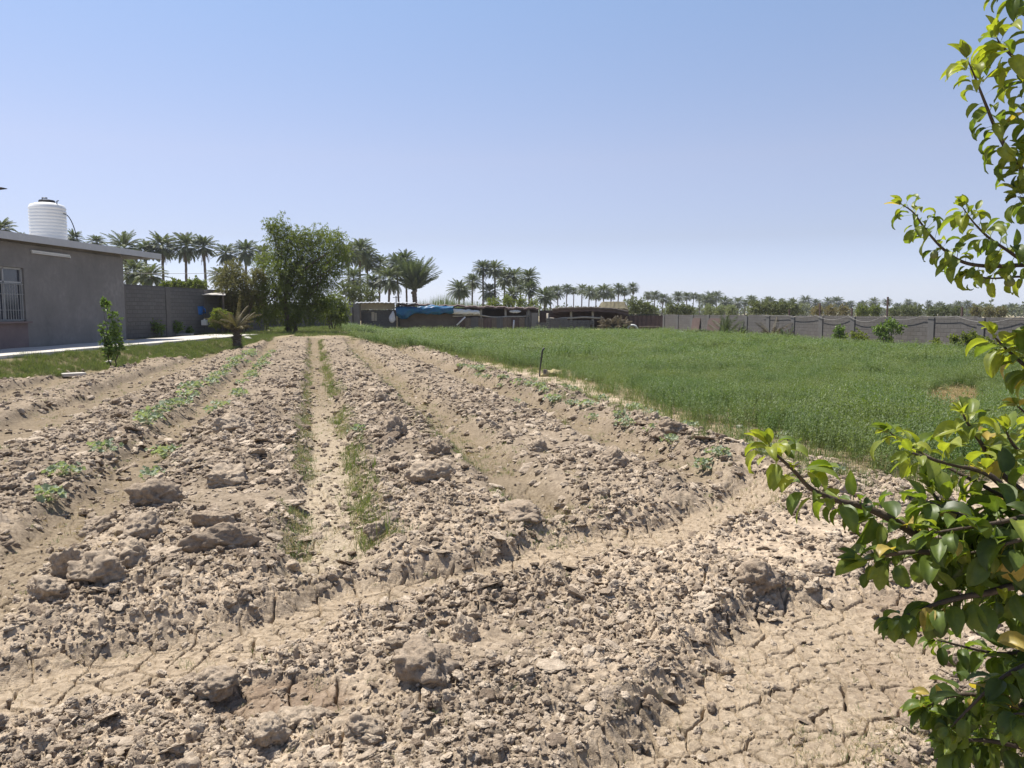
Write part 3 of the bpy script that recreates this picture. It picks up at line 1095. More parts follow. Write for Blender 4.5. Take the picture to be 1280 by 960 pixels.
# brown sheets leaning on the boundary wall
for (pa, lab) in ((867, 'brown panel leaning on the boundary wall, nearer the sheds'), (889, 'brown panel leaning on the boundary wall, right of its twin')):
    y = 66.0 - (pa - 867) * 0.11
    for _ in range(40):
        x = (pa - 640) / FP * y
        if x > wx(y) - 0.25:
            y -= 0.25
    o = MB().box((0, 0, 0.72), (0.03, 1.5 if pa < 880 else 2.2, 1.45)).build('leaning_panel', M['brownsheet'], bevel=0.005)
    o.location = (wx(y) - 0.30, y, -0.1)
    o.rotation_euler = (0, R(7), R(11.2))
    tag(o, lab, 'panel', 'brown panels leaning on the boundary wall')

# posts and the slack cable along the wall top
def wall_at(px):
    y = 60.0
    for _ in range(60):
        y = 0.5 * y + 0.5 * (13.7 + 69 * 0.1984) / ((px - 640) / FP + 0.1984)
    return wx(y), y


posts = [(985, 8), (1023, 16), (1063, 10), (1107, 24), (1200, 12)]
plab = ['short thin post on the wall top above the dead palm', 'thin iron post on the wall top left of the lime bush', 'short stub of a post on the wall above the pale bush',
        'tallest rusty post standing on the wall top', 'rightmost thin post standing on the wall top']
for (px, hp), lab in zip(posts, plab):
    x, y = wall_at(px)
    o = MB().box((0, 0, (hp / FP * y) / 2), (0.07, 0.07, hp / FP * y + 0.1), 0.3).build('iron_post', M['brownsheet'])
    o.location = (x, y, 1.52)
    tag(o, lab, 'post', 'posts on the boundary wall')
cab = []
anch = [955, 985, 1023, 1063, 1107, 1155, 1200, 1275, 1300]
for a, b in zip(anch[:-1], anch[1:]):
    xa, ya = wall_at(a)
    xb, yb = wall_at(b)
    sag = {985: 0.12, 1023: 0.25, 1063: 0.33, 1107: 0.2, 1200: 0.26}.get(a, 0.05)
    for k in range(10):
        t = k / 10
        cab.append((xa + (xb - xa) * t - 0.2, ya + (yb - ya) * t, 1.60 - sag * 4 * t * (1 - t)))
M['cable'] = plain('old_cable', (0.33, 0.31, 0.29), 0.8, 0.2, 5, 0.0)
tag(MB().tube(cab, 0.011, 6).build('cable', M['cable']), 'pale slack cable drooping along the top of the boundary wall', 'cable')
pw = []
for k in range(21):
    t = k / 20
    p = P(150 + t * 130, 341 + 1.0 * math.sin(t * 3), 62)
    pw.append(p)
tag(MB().tube(pw, 0.018, 5).build('power_line', M['dark']), 'thin dark power line crossing before the left palm trunks', 'cable')

# rubble by the wall foot and on the strip
STONES = [(1168, 437, 0.35, 'pale flat stone pile top at the foot of the wall pier'), (1172, 445, 0.3, 'lower pale stone at the foot of the wall pier'), (1124, 437, 0.22, 'small white stone below the lime bush'),
          (1185, 446, 0.18, 'small pale stone right of the wall pier'), (1200, 445, 0.3, 'flat pale stone between the two right shrubs'), (925, 424, 0.25, 'pale stone under the young palm by the wall'),
          (860, 421, 0.3, 'pale stone right of the white sheets'), (735, 474, 0.16, 'white stone at the alfalfa edge right of the stake'), (925, 540, 0.12, 'flat white stone at the near alfalfa edge'),
          (135, 437, 0.25, 'white stone in grass beside the sapling'), (325, 410, 0.3, 'white block lying under the bushy tree left side'), (238, 412, 0.25, 'white stone near the blue tub hut'), (309, 420, 0.4, 'pale slab behind the dry young palm')]
for i, (a, b, s, lab) in enumerate(STONES):
    V, F = clod_shape(700 + i, 3, 9, 0.45, 0.08, (1, 0.8, 1))
    z0 = 0.5 if a < 340 else (-0.12 if a > 800 else 0.0)
    p = G(a, b, z0 + 0.05)
    o = link('stone', np_mesh('stone', V * s * 0.6, F), M['concrete'], smooth=True)
    o.location = (p.x, p.y, gz(p.x, p.y) + s * 0.15 + (0.14 if a == 1168 else 0))
    o.rotation_euler = (0, 0, i * 1.3)
    tag(o, lab, 'stone', 'pale stones lying about')

# ------------------------------------------------------------------ sheds at the far side
def SX(px, d):
    return (px - 640) / FP * d


def SZ(py, d):
    return H + (391 - py) / FP * d


D = 70.0
gb = -0.25
# grey block shed on the left
sh = thing('block_shed', 'low grey shed with pale sheet roof left of the blue tarpaulin', 'shed', (SX(470, D), D, gb))


def L(px, py, dy=0.0, root=None):
    d = D + dy
    r = root or sh
    return Vector((SX(px, d) - r.location.x, d - r.location.y, SZ(py, d) - r.location.z))


def wallq(px0, px1, py0, py1, dy, t=0.15, root=None):
    a, b = L(px0, py1, dy, root), L(px1, py0, dy, root)
    return MB().box(((a.x + b.x) / 2, a.y + t / 2, (a.z + b.z) / 2), (abs(b.x - a.x), t, abs(b.z - a.z)))


wallq(452, 496, 387.5, 418, 0.2).build('wall', M['blockdark'], sh)
wallq(432, 441, 379.5, 418, -1.6).build('side_wall', M['render'], sh)
wallq(442.5, 450, 379.5, 418, -0.9, 0.4).build('pillar', M['render'], sh, bevel=0.02)
wallq(452, 494, 378.6, 387, 0.05, 0.12).build('fascia', M['palewood'], sh)
wallq(465, 468.5, 390, 401, 0.1, 0.1).build('door_post', M['palewood'], sh)
wallq(469, 471.5, 391, 401, 0.1, 0.1).build('door_post', M['palewood'], sh)
rf = MB()
rf.sheet(lambda s, t: L(446 + 74 * s, 378.0 - 0.6 * t + 1.3 * abs(s - 0.35), -1.2 + 5.5 * t) + Vector((0, 0, 0.03 * math.sin(s * 90))), 40, 4, 0.06)
rf.build('roof', M['roofmetal'], sh)
pole = thing('antenna_pole', 'thin dark pole with cross bar rising over the grey shed roof', 'pole', (SX(496, 70.4), 70.4, gb))
MB().tube([(0, 0, 0), (0, 0, SZ(370, 70) - gb)], 0.05, 8).build('mast', M['dark'], pole)
MB().bar((-0.3, 0, SZ(372, 70) - gb), (0.45, 0, SZ(371.4, 70) - gb), 0.05).build('crossbar', M['dark'], pole)

# white sack hanging on the corner post
sk = MB()
V, F = clod_shape(55, 4, 12, 1.0, 0.07, (1, 0.7, 1.75))
so = link('hanging_sack', np_mesh('hanging_sack', V * 0.27, F), M['sack'], smooth=True)
so.location = (SX(491.5, 69.2), 69.2, SZ(396, 69.2))
so.rotation_euler = (0, R(12), 0)
tag(so, 'white sack hanging at the corner of the grey shed', 'sack')

# long open shed in the middle
ls = thing('livestock_shed', 'long low open shed with dark roof behind the blue tarpaulin', 'shed', (SX(590, D), D, gb))
ll = lambda px, py, dy=0.0: L(px, py, dy, ls)
rf = MB()
rf.sheet(lambda s, t: ll(497 + 176 * s, 380.0 + 5.5 * s - 0.9 * t + 0.4 * math.sin(s * 25), -0.6 + 6 * t) + Vector((0, 0, 0.05 * math.sin(s * 61) + 0.03 * math.sin(s * 151))), 70, 5, 0.16)
rf.build('roof', M['brownsheet'], ls)
bw_ = MB()
a, b = ll(497, 418, 5.2), ll(673, 385, 5.2)
bw_.box(((a.x + b.x) / 2, a.y, (a.z + b.z) / 2), (b.x - a.x, 0.15, b.z - a.z))
bw_.build('back_wall', M['mud'], ls)
wallq(497, 572, 392, 419, 0.1, 0.15, ls).build('front_wall', M['mud'], ls)
wallq(497, 500, 379, 419, -0.25, 0.12, ls).build('post', M['dark'], ls)
for px in (601, 631.5, 660):
    a, b = ll(px, 418, -0.2), ll(px + 0.4, 385.5 if px > 610 else 384, -0.2)
    MB().tube([a, (a + b) / 2 + Vector((0.03, 0, 0)), b], [0.10, 0.09, 0.11], 8).build('post', M['palewood'], ls, smooth=True)
rl = MB()
pts = [ll(566 + 96 * t, 395.2 - 1.2 * math.sin(t * 7) + 1.0 * math.sin(t * 15) * 0.6, -0.35) for t in [k / 24 for k in range(25)]]
rl.tube(pts, 0.07, 7)
rl.build('rail', M['palewood'], ls, smooth=True)

# fence panels under the rail
fn = thing('reed_fence', 'brown upright reed and sheet fence below the rail of the long shed', 'fence', (SX(615, 69.5), 69.5, gb))
x = SX(572, 69.5)
k = 0
while x < SX(663, 69.5):
    w = random.uniform(0.35, 0.8)
    hgt = SZ(396.5 + random.uniform(-0.6, 0.8), 69.5) - gb
    q = MB()
    nn = 8
    for j in range(nn):
        q.box((x - fn.location.x + (j + 0.5) * w / nn, random.uniform(-0.03, 0.03), hgt / 2 + random.uniform(-0.06, 0.03)), (w / nn * 0.92, 0.05, hgt), random.uniform(-0.15, 0.15))
    q.build('fence_panel', M[('brownsheet', 'wood', 'pier', 'wood')[k % 4]], fn)
    x += w + 0.02
    k += 1
for (pa, pb, pc, pd, lab) in ((571, 403.5, 582, 396, 'pale stick leaning at the left end of the reed fence'), (641.5, 409, 642.5, 400, 'white upright stick against the reed fence')):
    d = 69.2
    tag(MB().tube([(SX(pa, d), d, SZ(pb + 3, d)), (SX(pc, d), d, SZ(pd, d))], 0.07, 8).build('stick', M['sack'], smooth=True), lab, 'stick')
# door panel between the sheds
dp = thing('gate', 'grey sheet gate with green posts between the two sheds', 'gate', (SX(668, 69.4), 69.4, gb))
for px in (658.5, 662.5):
    MB().box((SX(px, 69.4) - dp.location.x, 0, 1.0), (0.10, 0.10, SZ(386, 69.4) - gb - 0.1)).build('post', M['pier'], dp)
MB().box((SX(668.3, 69.4) - dp.location.x, 0.05, (SZ(391, 69.4) - gb + SZ(414, 69.4) - gb) / 2), (SX(672, 69.4) - SX(664, 69.4), 0.06, SZ(391, 69.4) - SZ(414, 69.4))).build('sheet', M['render'], dp)

# second shed with the curved mat roof
s2 = thing('mat_roof_shed', 'low shed with curved reed mat roof on pale posts behind a block wall', 'shed', (SX(730, D), D, gb))
l2 = lambda px, py, dy=0.0: L(px, py, dy, s2)
rf = MB()


def mat(s, t):
    py = np.interp(s, [0, 0.12, 0.5, 0.8, 1.0], [387.0, 385.5, 384.8, 386.2, 390.0])
    return l2(690 + 95 * s, py - 0.8 * t + (0.5 * (1 - t) ** 2), -0.8 + 6.5 * t) + Vector((0, 0, 0.03 * math.sin(s * 77)))


rf.sheet(mat, 48, 6, 0.28)
rf.build('roof', M['brownsheet'], s2)
ed = MB()
ed.tube([Vector(mat(k / 30, 0)) + Vector((0, -0.05, 0.05)) for k in range(31)], 0.09, 7)
ed.build('roof_edge', M['mud'], s2, smooth=True)
a, b = l2(674, 418, 5.5), l2(785, 388, 5.5)
MB().box(((a.x + b.x) / 2, a.y, (a.z + b.z) / 2), (b.x - a.x, 0.15, b.z - a.z)).build('back_wall', M['brownsheet'], s2)
for px in (684.5, 713.5, 740.5):
    a, b = l2(px + 0.8, 418, -0.3), l2(px, 391.5, -0.3)
    p3 = [a, (a + b) / 2, b]
    if px > 700 and px < 735 or px > 735:
        p3.append(l2(px, 388, -0.3))
    MB().tube(p3, 0.11, 8).build('post', M['palewood'], s2, smooth=True)
MB().tube([l2(686 + 68 * t, 397.0 + 2.2 * math.exp(-((t - 0.13) / 0.12) ** 2) - 0.5 * math.sin(t * 12), -0.45) for t in [k / 20 for k in range(21)]], 0.09, 7).build('rail', M['palewood'], s2, smooth=True)
a = P(673, 400, 69.3)
b = P(737, 400, 69.3)
o = thing('rough_wall', 'rough dry laid grey block wall in front of the mat roof shed', 'wall', (a.x, a.y, gb))
rw = MB()
for r_ in range(8):
    x = 0.0 - (r_ % 2) * 0.18
    while x < b.x - a.x:
        w = random.uniform(0.32, 0.44)
        top = 0.19 * (r_ + 1)
        if top < 1.52 + 0.1 * math.sin(x * 1.3) - (0.25 if x < 0.6 else 0):
            rw.box((x + w / 2, random.uniform(-0.02, 0.02), top - 0.095), (w - 0.03, 0.2, 0.175), random.uniform(-0.05, 0.05))
        x += w
rw.build('courses', M['pier'], o)
# thatched heap behind, and the corrugated fence to the right of it
th = MB()
th.sheet(lambda s, t: Vector((SX(752, 80) + (SX(785, 80) - SX(752, 80)) * s, 80 + 4 * t, SZ(388.5, 80) + 0.95 * min(1, 3.0 * min(t, 1 - t) + 0.25) * min(1, 4 * min(s, 1 - s) + 0.55) + 0.08 * mnoise.noise(Vector((s * 14, t * 6, 2))))), 30, 16, 1.8)
tag(th.build('straw_stack', M['thatch']), 'flat topped brownish straw stack behind the mat roof shed', 'straw stack')
cf = thing('sheet_fence', 'dark corrugated sheet fence left of the boundary wall end', 'fence', (SX(784, 70), 70.6, gb))
q = MB()
x0, x1 = 0.0, SX(832, 70) - SX(784, 70)
nn = 60
q.sheet(lambda s, t: Vector((x0 + (x1 - x0) * s, 0.035 * math.sin(s * nn * 0.9), t * (SZ(394.5, 70) - gb))), 240, 1)
q.build('sheet', M['brownsheet'], cf)
MB().box(((x0 + x1) / 2 - 0.3, -0.04, SZ(393.6, 70) - gb), (x1 - x0 - 0.5, 0.07, 0.10)).build('top_rail', M['dark'], cf)
for px in (784, 800, 828):
    MB().box((SX(px, 70) - SX(784, 70), 0.1, (SZ(394, 70) - gb) / 2), (0.09, 0.09, SZ(394, 70) - gb)).build('post', M['dark'], cf)

# tarpaulin rolled along the shed front
def tarp_shape(px0, px1, dy, r0, seed, py):
    V, F = [], []
    nu, nv = 60, 18
    for i in range(nu + 1):
        t = i / nu
        px = px0 + (px1 - px0) * t
        c = Vector((SX(px, D + dy), D + dy, SZ(py(t), D + dy)))
        for j in range(nv):
            an = 2 * math.pi * j / nv
            r = r0(t) * (1 + 0.35 * mnoise.noise(Vector((t * 9, math.cos(an) * 1.4 + seed, math.sin(an) * 1.4))) + 0.18 * math.sin(5 * an + t * 22))
            V.append(c + Vector((0.05 * math.sin(an * 2), math.cos(an) * r * 0.6, math.sin(an) * r)))
    for i in range(nu):
        for j in range(nv):
            j2 = (j + 1) % nv
            F.append((i * nv + j, i * nv + j2, (i + 1) * nv + j2, (i + 1) * nv + j))
    F.append(tuple(range(nv)))
    F.append(tuple(nu * nv + j for j in reversed(range(nv))))
    return MB().add(V, F)


tp = tarp_shape(496, 567, -0.7, lambda t: 0.27 + 0.24 * math.exp(-((t - 0.12) / 0.12) ** 2) + 0.10 * math.sin(min(1, t * 1.05) * 3.1) - 0.1 * math.exp(-((t - 0.36) / 0.09) ** 2), 3, lambda t: 387.4 + 2.6 * math.exp(-((t - 0.12) / 0.15) ** 2))
tag(tp.build('tarpaulin', M['tarp'], smooth=True), 'crumpled blue tarpaulin bundled along the front of the long shed', 'tarpaulin')
tp = tarp_shape(566, 600, -0.55, lambda t: 0.26 - 0.10 * t, 8, lambda t: 389 + 1.6 * t)
tag(tp.build('cloth_roll', M['whitepaint'], smooth=True), 'pale cloth roll right of the blue tarpaulin', 'cloth')
tp = tarp_shape(637, 651, -0.5, lambda t: 0.14 * math.sin(0.3 + t * 2.6), 5, lambda t: 389.3)
tag(tp.build('cloth_bundle', M['sack'], smooth=True), 'small white cloth bundle under the dark shed roof', 'cloth')

# odds and ends before the sheds
for (px, py, s, lab) in ((739, 416, 0.42, 'yellow straw heap, left one of the pair before the shed'), (747.5, 415.3, 0.46, 'yellow straw heap, right one of the pair before the shed')):
    V, F = clod_shape(int(px), 4, 12, 0.75, 0.16, (1, 0.9, 1))
    o = link('straw_heap', np_mesh('straw_heap', V * s, F), M['straw'], smooth=True)
    o.location = (SX(px, 66.8), 66.8, SZ(py, 66.8))
    tag(o, lab, 'straw heap', 'straw heaps before the shed')
dr = thing('old_tyre', 'upright dark ring with white rim beside the dry brush mound', 'tyre', (SX(790, 67.3), 67.3, SZ(413, 67.3)))
ring = MB()
V, F = [], []
nu, nv = 40, 10
for i in range(nu):
    an = 2 * math.pi * i / nu
    for j in range(nv):
        b = 2 * math.pi * j / nv
        rr_ = 0.47 + 0.09 * math.cos(b)
        V.append((rr_ * math.cos(an), 0.16 * math.sin(b), rr_ * math.sin(an)))
for i in range(nu):
    for j in range(nv):
        F.append((i * nv + j, i * nv + (j + 1) % nv, ((i + 1) % nu) * nv + (j + 1) % nv, ((i + 1) % nu) * nv + j))
ring.add(V, F).build('rim', M['whitepaint'], dr, smooth=True)
MB().lathe([(0.05, -0.05), (0.38, -0.05), (0.38, 0.10), (0.05, 0.10)], 28).build('disc', M['drum'], dr).rotation_euler = (R(90), 0, 0)

tb = thing('bench', 'low grey bench table standing before the corrugated fence', 'bench', (SX(812, 67), 67, -0.2))
zt = SZ(408, 67) + 0.2
MB().box((0, 0, zt), (1.75, 0.55, 0.05)).build('table_top', M['wood'], tb, bevel=0.006)
for sx in (-0.75, 0.2, 0.75):
    MB().box((sx, 0, zt / 2), (0.07, 0.45, zt)).build('leg', M['wood'], tb)
MB().box((0, -0.45, zt * 0.45), (1.4, 0.25, 0.05)).build('seat', M['palewood'], tb)
for i, (px, py, w, lab) in enumerate(((849, 417.5, 1.5, 'white sheet lying at the left foot of the boundary wall'), (858, 419, 1.1, 'white sheet leaning right of its twin at the wall foot'))):
    o = MB().box((0, 0, 0), (w, 0.9, 0.07)).build('sheet_board', M['sack'], bevel=0.01)
    o.location = (SX(px, 63.0), 63.0, SZ(py, 63.0) + 0.08)
    o.rotation_euler = (R(18), R(6 + 8 * i), R(10 - 20 * i))
    tag(o, lab, 'sheet', 'white sheets at the wall foot')
for i, (px, lab) in enumerate(((805.5, 'leftmost of the white sacks under the bench'), (810, 'middle of the three white sacks under the bench'), (815, 'rightmost of the white sacks under the bench'))):
    V, F = clod_shape(900 + i, 3, 10, 0.6, 0.1)
    o = link('sack', np_mesh('sack', V * 0.19, F), M['sack'], smooth=True)
    o.location = (SX(px, 66.2), 66.2, SZ(416.3, 66.2))
    tag(o, lab, 'sack', 'white sacks under the bench')

# hut with the pale sheet roof, blue tub and white can on the left
hu = thing('lean_to', 'small dark lean-to with torn pale sheet roof against the left wall', 'lean-to', (SX(263, 45), 45.0, 0.5))
lh = lambda px, py, dy=0.0: Vector((SX(px, 45 + dy) - hu.location.x, dy, SZ(py, 45 + dy) - 0.5))
rf = MB()
rf.sheet(lambda s, t: lh(241 + 43 * s, 367.5 + 1.2 * s - 3.6 * t + 0.8 * mnoise.noise(Vector((s * 9, t * 3, 0))), -0.6 + 2.2 * t), 16, 5, 0.05)
rf.build('roof', M['concrete'], hu)
for px, dy in ((247.5, -0.4), (281, -0.4), (250, 1.6), (282, 1.6)):
    MB().tube([lh(px, 407, dy), lh(px, 367, dy)], 0.05, 8).build('post', M['wood'], hu)
MB().box((0.2, 1.75, 0.95), (1.9, 0.05, 1.9)).build('back_panel', M['brownsheet'], hu)
tub = thing('blue_tub', 'bright blue plastic tub hung on the lean-to post', 'tub', (SX(249.5, 44.2), 44.2, SZ(393.5, 44.2)))
MB().lathe([(0.22, 0), (0.25, 0.1), (0.29, 0.45), (0.32, 0.47), (0.30, 0.48), (0.27, 0.44), (0.2, 0.06)], 28).build('body', M['bluepl'], tub, smooth=True)
MB().tube([(0.30, 0, 0.4), (0.42, -0.05, 0.3), (0.44, -0.05, 0.12), (0.26, 0, 0.1)], 0.035, 8).build('handle', M['bluepl'], tub, smooth=True)
can = thing('white_can', 'white square can standing below the blue tub', 'can', (SX(257, 44.0), 44.0, SZ(406.5, 44.0)))
MB().box((0, 0, 0.15), (0.32, 0.25, 0.30)).build('body', M['white'], can, bevel=0.03)
MB().lathe([(0.06, 0.30), (0.06, 0.36), (0.03, 0.37)], 16).build('cap', M['white'], can)

# stake in the tilled field, with straw at its foot
p = G(677, 470, 0.0)
st = thing('marker_stake', 'dark bent pipe stake standing at the alfalfa edge', 'stake', (p.x, p.y, gz(p.x, p.y)))
MB().tube([(-0.06, 0, -0.1), (-0.04, 0, 0.25), (0.0, 0, 0.55), (0.02, 0, 0.72), (0.07, 0, 0.80)], [0.024, 0.02, 0.024, 0.024, 0.034], 10).build('pipe', M['dark'], st, smooth=True)
MB().tube([(0.10, 0, -0.05), (0.10, 0, 0.20)], [0.07, 0.06], 8).build('stub', M['wood'], st, smooth=True)
V, F = clod_shape(42, 4, 12, 0.5, 0.25)
o = link('straw_heap', np_mesh('straw_heap', V * 0.26, F), M['straw'], smooth=True)
o.location = (p.x + 0.28, p.y + 0.1, gz(p.x, p.y) + 0.06)
tag(o, 'little yellow straw heap at the foot of the stake', 'straw heap')

# ------------------------------------------------------------------ date palms
def frond(V, F, base, az, el, Ln, droop, g, nl=22, lw=0.045, ll=0.50):
    h = Vector((math.cos(az), math.sin(az), 0))
    up = Vector((0, 0, 1))
    side = Vector((-math.sin(az), math.cos(az), 0))
    pts = []
    p = Vector(base)
    n = 9
    for k in range(n + 1):
        pts.append(p.copy())
        a = el - droop * (k / n) ** 1.4
        p = p + (h * math.cos(a) + up * math.sin(a)) * (Ln / n)
    for k in range(n):                                   # the midrib
        w = 0.035 * (1 - k / n) + 0.012
        i0 = len(V)
        V += [pts[k] - side * w, pts[k] + side * w, pts[k + 1] + side * w * 0.85, pts[k + 1] - side * w * 0.85]
        F.append((i0, i0 + 1, i0 + 2, i0 + 3))
    for k in range(nl):
        t = 0.18 + 0.82 * k / (nl - 1)
        q = t * n
        i = min(int(q), n - 1)
        c = pts[i].lerp(pts[i + 1], q - i)
        d = (pts[i + 1] - pts[i]).normalized()
        nrm = side.cross(d)
        L_ = ll * math.sin(math.pi * (0.15 + 0.80 * t)) ** 0.7 * g.uniform(0.85, 1.1)
        for s in (-1, 1):
            e = (d * 0.75 + side * s * 0.75 - nrm * (-0.35 + g.uniform(-0.2, 0.2))).normalized()
            i0 = len(V)
            ww = d * lw * 0.5
            m = c + e * L_ * 0.55
            V += [c - ww, c + ww, m + ww * 0.9, c + e * L_ - up * 0.05, m - ww * 0.9]
            F.append((i0, i0 + 1, i0 + 2, i0 + 3, i0 + 4))


def crown_mesh(seed, nf=46, Ln=2.7, lo=-0.75, hi=1.45, lw=0.085, dr=1.0):
    g = random.Random(seed)
    V, F = [], []
    for i in range(nf):
        t = (i + 0.5) / nf
        az = i * 2.39996 + g.uniform(-0.25, 0.25)
        el = hi - (hi - lo) * t ** 0.85 + g.uniform(-0.12, 0.12)
        frond(V, F, (0.1 * math.cos(az), 0.1 * math.sin(az), 0.25 - 0.45 * t), az, el, Ln * g.uniform(0.8, 1.08) * (0.75 + 0.25 * math.sin(math.pi * t)), dr * g.uniform(0.75, 1.35) * (1 - 0.3 * t), g, lw=lw)
    return MB().add(V, F).mesh('crown')


def skirt_mesh(seed, nf=12):
    g = random.Random(seed)
    V, F = [], []
    for i in range(nf):
        frond(V, F, (0, 0, -0.35 - g.random() * 0.3), g.uniform(0, 6.28), g.uniform(-1.2, -0.6), g.uniform(1.3, 1.9), 0.6, g, nl=12, lw=0.05, ll=0.28)
    return MB().add(V, F).mesh('dead_fronds')


def trunk_mesh(seed, r=0.2):
    g = random.Random(seed)
    pts, rad = [], []
    for k in range(25):
        t = k / 24
        pts.append((0.05 * math.sin(t * 3 + seed), 0.05 * math.cos(t * 2.3 + seed), t))
        rad.append(r * (1.25 - 0.45 * min(1, t * 4)) * (1.0 + (0.09 if k % 2 else -0.05)) * (1.3 if t > 0.95 else 1))
    return MB().tube(pts, rad, 10).mesh('trunk')


CROWNS = [crown_mesh(i, 58 + 4 * (i % 4), 2.5 + 0.12 * (i % 5), -0.85 + 0.12 * (i % 3)) for i in range(7)]
UPCROWN = crown_mesh(77, 110, 3.9, 0.62, 1.54, 0.085, 0.6)
SKIRTS = [skirt_mesh(90 + i) for i in range(3)]
TRUNKS = [trunk_mesh(i) for i in range(4)]
for me in CROWNS + [UPCROWN]:
    me.materials.append(M['palm'])
for me in SKIRTS:
    me.materials.append(M['palmdry'])
for me in TRUNKS:
    me.materials.append(M['palmbark'])
pal_n = 0


def palm(px, py, wpx, d, label, group, zb=-0.3, crown=None, skirt=True, lean=0.0, thick=1.0):
    global pal_n
    pal_n += 1
    g = random.Random(pal_n * 13)
    c = P(px, py, d)
    hh = c.z - zb
    s = wpx / FP * d / 3.55
    t = thing('date_palm', label, 'palm tree', (c.x, c.y, zb), g.uniform(0, 6.28), group)
    t.rotation_euler = (lean + g.uniform(-0.035, 0.035), g.uniform(-0.035, 0.035), g.uniform(0, 6.28))
    k = link('trunk', g.choice(TRUNKS), None, t)
    k.scale = (s * thick, s * thick, max(hh - 0.1 * s, 0.4))
    cr = link('crown', crown or g.choice(CROWNS), None, t)
    cr.location = (0, 0, hh)
    q = s * g.uniform(0.86, 1.12)
    cr.scale = (q, q, q * g.uniform(0.85, 1.12))
    cr.rotation_euler = (0, 0, g.uniform(0, 6.28))
    if skirt and g.random() < 0.6:
        sk = link('dead_fronds', g.choice(SKIRTS), None, t)
        sk.location = (0, 0, hh)
        sk.scale = (s, s, s)
    return t


GA = 'palms behind the left wall and house'
for (px, py, w, d, lab) in (
        (2, 287, 34, 110, 'palm crown showing over the roof left of the water tank'),
        (89, 298, 18, 125, 'small palm crown just right of the water tank over the roof'),
        (27, 296, 10, 160, 'tiny palm tip over the roof between the left edge and the tank'),
        (124, 303, 22, 135, 'low palm crown peeping over the right half of the house roof'),
        (158, 311, 32, 125, 'wide palm crown over the far end of the house roof'),
        (181, 315, 32, 130, 'palm crown above the tip of the roof overhang'),
        (203, 308, 33, 130, 'first tall bare trunked palm right of the roof overhang'),
        (229, 308, 33, 130, 'second tall bare trunked palm, standing alone against sky'),
        (257, 309, 33, 132, 'third tall palm, left of the bushy trees'),
        (281, 317, 27, 140, 'palm crown over the brown leaved tree'),
        (306, 315, 29, 140, 'palm crown just left of the bushy tree top'),
        (326, 318, 22, 150, 'palm crown half hidden by the left edge of the bushy tree'),
        (168, 340, 34, 95, 'low shaggy palm under the end of the roof overhang, left one'),
        (190, 345, 32, 92, 'low shaggy palm under the end of the roof overhang, right one'),
        (274, 345, 28, 100, 'low palm with pale fronds beside the brown leaved tree')):
    palm(px, py, w, d, lab, GA)
GB = 'palms right of the bushy tree'
for (px, py, w, d, lab) in (
        (437, 318, 27, 120, 'palm touching the right edge of the bushy tree'),
        (448, 313, 30, 125, 'tallest palm right of the bushy tree'),
        (459, 324, 24, 130, 'palm just right of the tallest one by the bushy tree'),
        (472, 331, 24, 130, 'palm on the right end of the tall group by the bushy tree'),
        (442, 349, 26, 105, 'low palm under the tall group by the bushy tree'),
        (466, 352, 24, 110, 'low palm left of the antenna pole'),
        (485, 349, 30, 110, 'low wide palm over the grey shed'),
        (499, 331, 27, 120, 'palm leaning against the left of the fan shaped palm'),
        (508, 327, 26, 122, 'palm mostly hidden behind the fan shaped palm')):
    palm(px, py, w, d, lab, GB)
c = UPCROWN
palm(518, 362, 44, 112, 'fan shaped palm with stout trunk and upswept fronds over the shed', GB, crown=c, skirt=False, thick=1.5)
GC = 'palm group over the long shed'
for (px, py, w, d, lab) in (
        (603, 336, 24, 150, 'tallest palm over the long shed'), (618, 337, 23, 150, 'tall palm right beside the tallest one over the long shed'),
        (589, 352, 22, 155, 'palm left of the tallest one over the long shed'), (573, 362, 25, 140, 'leftmost low palm over the end of the tarpaulin'),
        (580, 364, 18, 150, 'short palm between the leftmost and the tallest palm over the long shed'), (630, 349, 21, 155, 'middle palm of the group over the long shed'),
        (641, 346, 22, 155, 'tall palm right of the middle of the group over the long shed'), (652, 357, 18, 160, 'short palm between the two right palms over the long shed'),
        (661, 347, 24, 150, 'rightmost tall palm of the group over the long shed'), (664, 362, 18, 145, 'shaggy low palm under the rightmost tall one'),
        (681, 371, 22, 140, 'low palm over the gate between the sheds'), (612, 365, 20, 150, 'low palm under the two tallest ones over the long shed'),
        (640, 369, 20, 145, 'low palm under the middle of the group over the long shed')):
    palm(px, py, w, d, lab, GC)
GD = 'far palms along the skyline over the mat roof shed'
labD = 'distant palm in the close rank over the mat roof shed'
for (px, py, w) in ((689, 366, 15), (698, 364, 17), (708, 361, 18), (717, 362, 17), (727, 361, 18), (736, 363, 18), (745, 366, 17), (755, 362, 18), (764, 366, 17), (772, 364, 18), (780, 363, 16), (792, 362, 20)):
    palm(px, py + 2.5 * math.sin(px * 1.3), w * (0.85 + 0.12 * math.sin(px * 2.1)), 210 + (px * 7) % 25, labD, GD)
GE = 'far palms along the skyline over the boundary wall'
labE = 'distant palm of the first dense rank over the boundary wall, left of the clearing'
for px in (812, 820, 828, 836, 846, 856, 864, 872, 880, 889, 897, 906, 914, 921, 929, 937, 944):
    palm(px + 2.5 * math.sin(px * 3.1), 372.5 + (px - 812) * 0.025 + 3.6 * math.sin(px * 1.7), 12.5 + 2.5 * math.sin(px * 2.9), 255 + (px * 11) % 40, labE, GE)
labF = 'tiny distant palm in the thinning rank over the right half of the boundary wall'
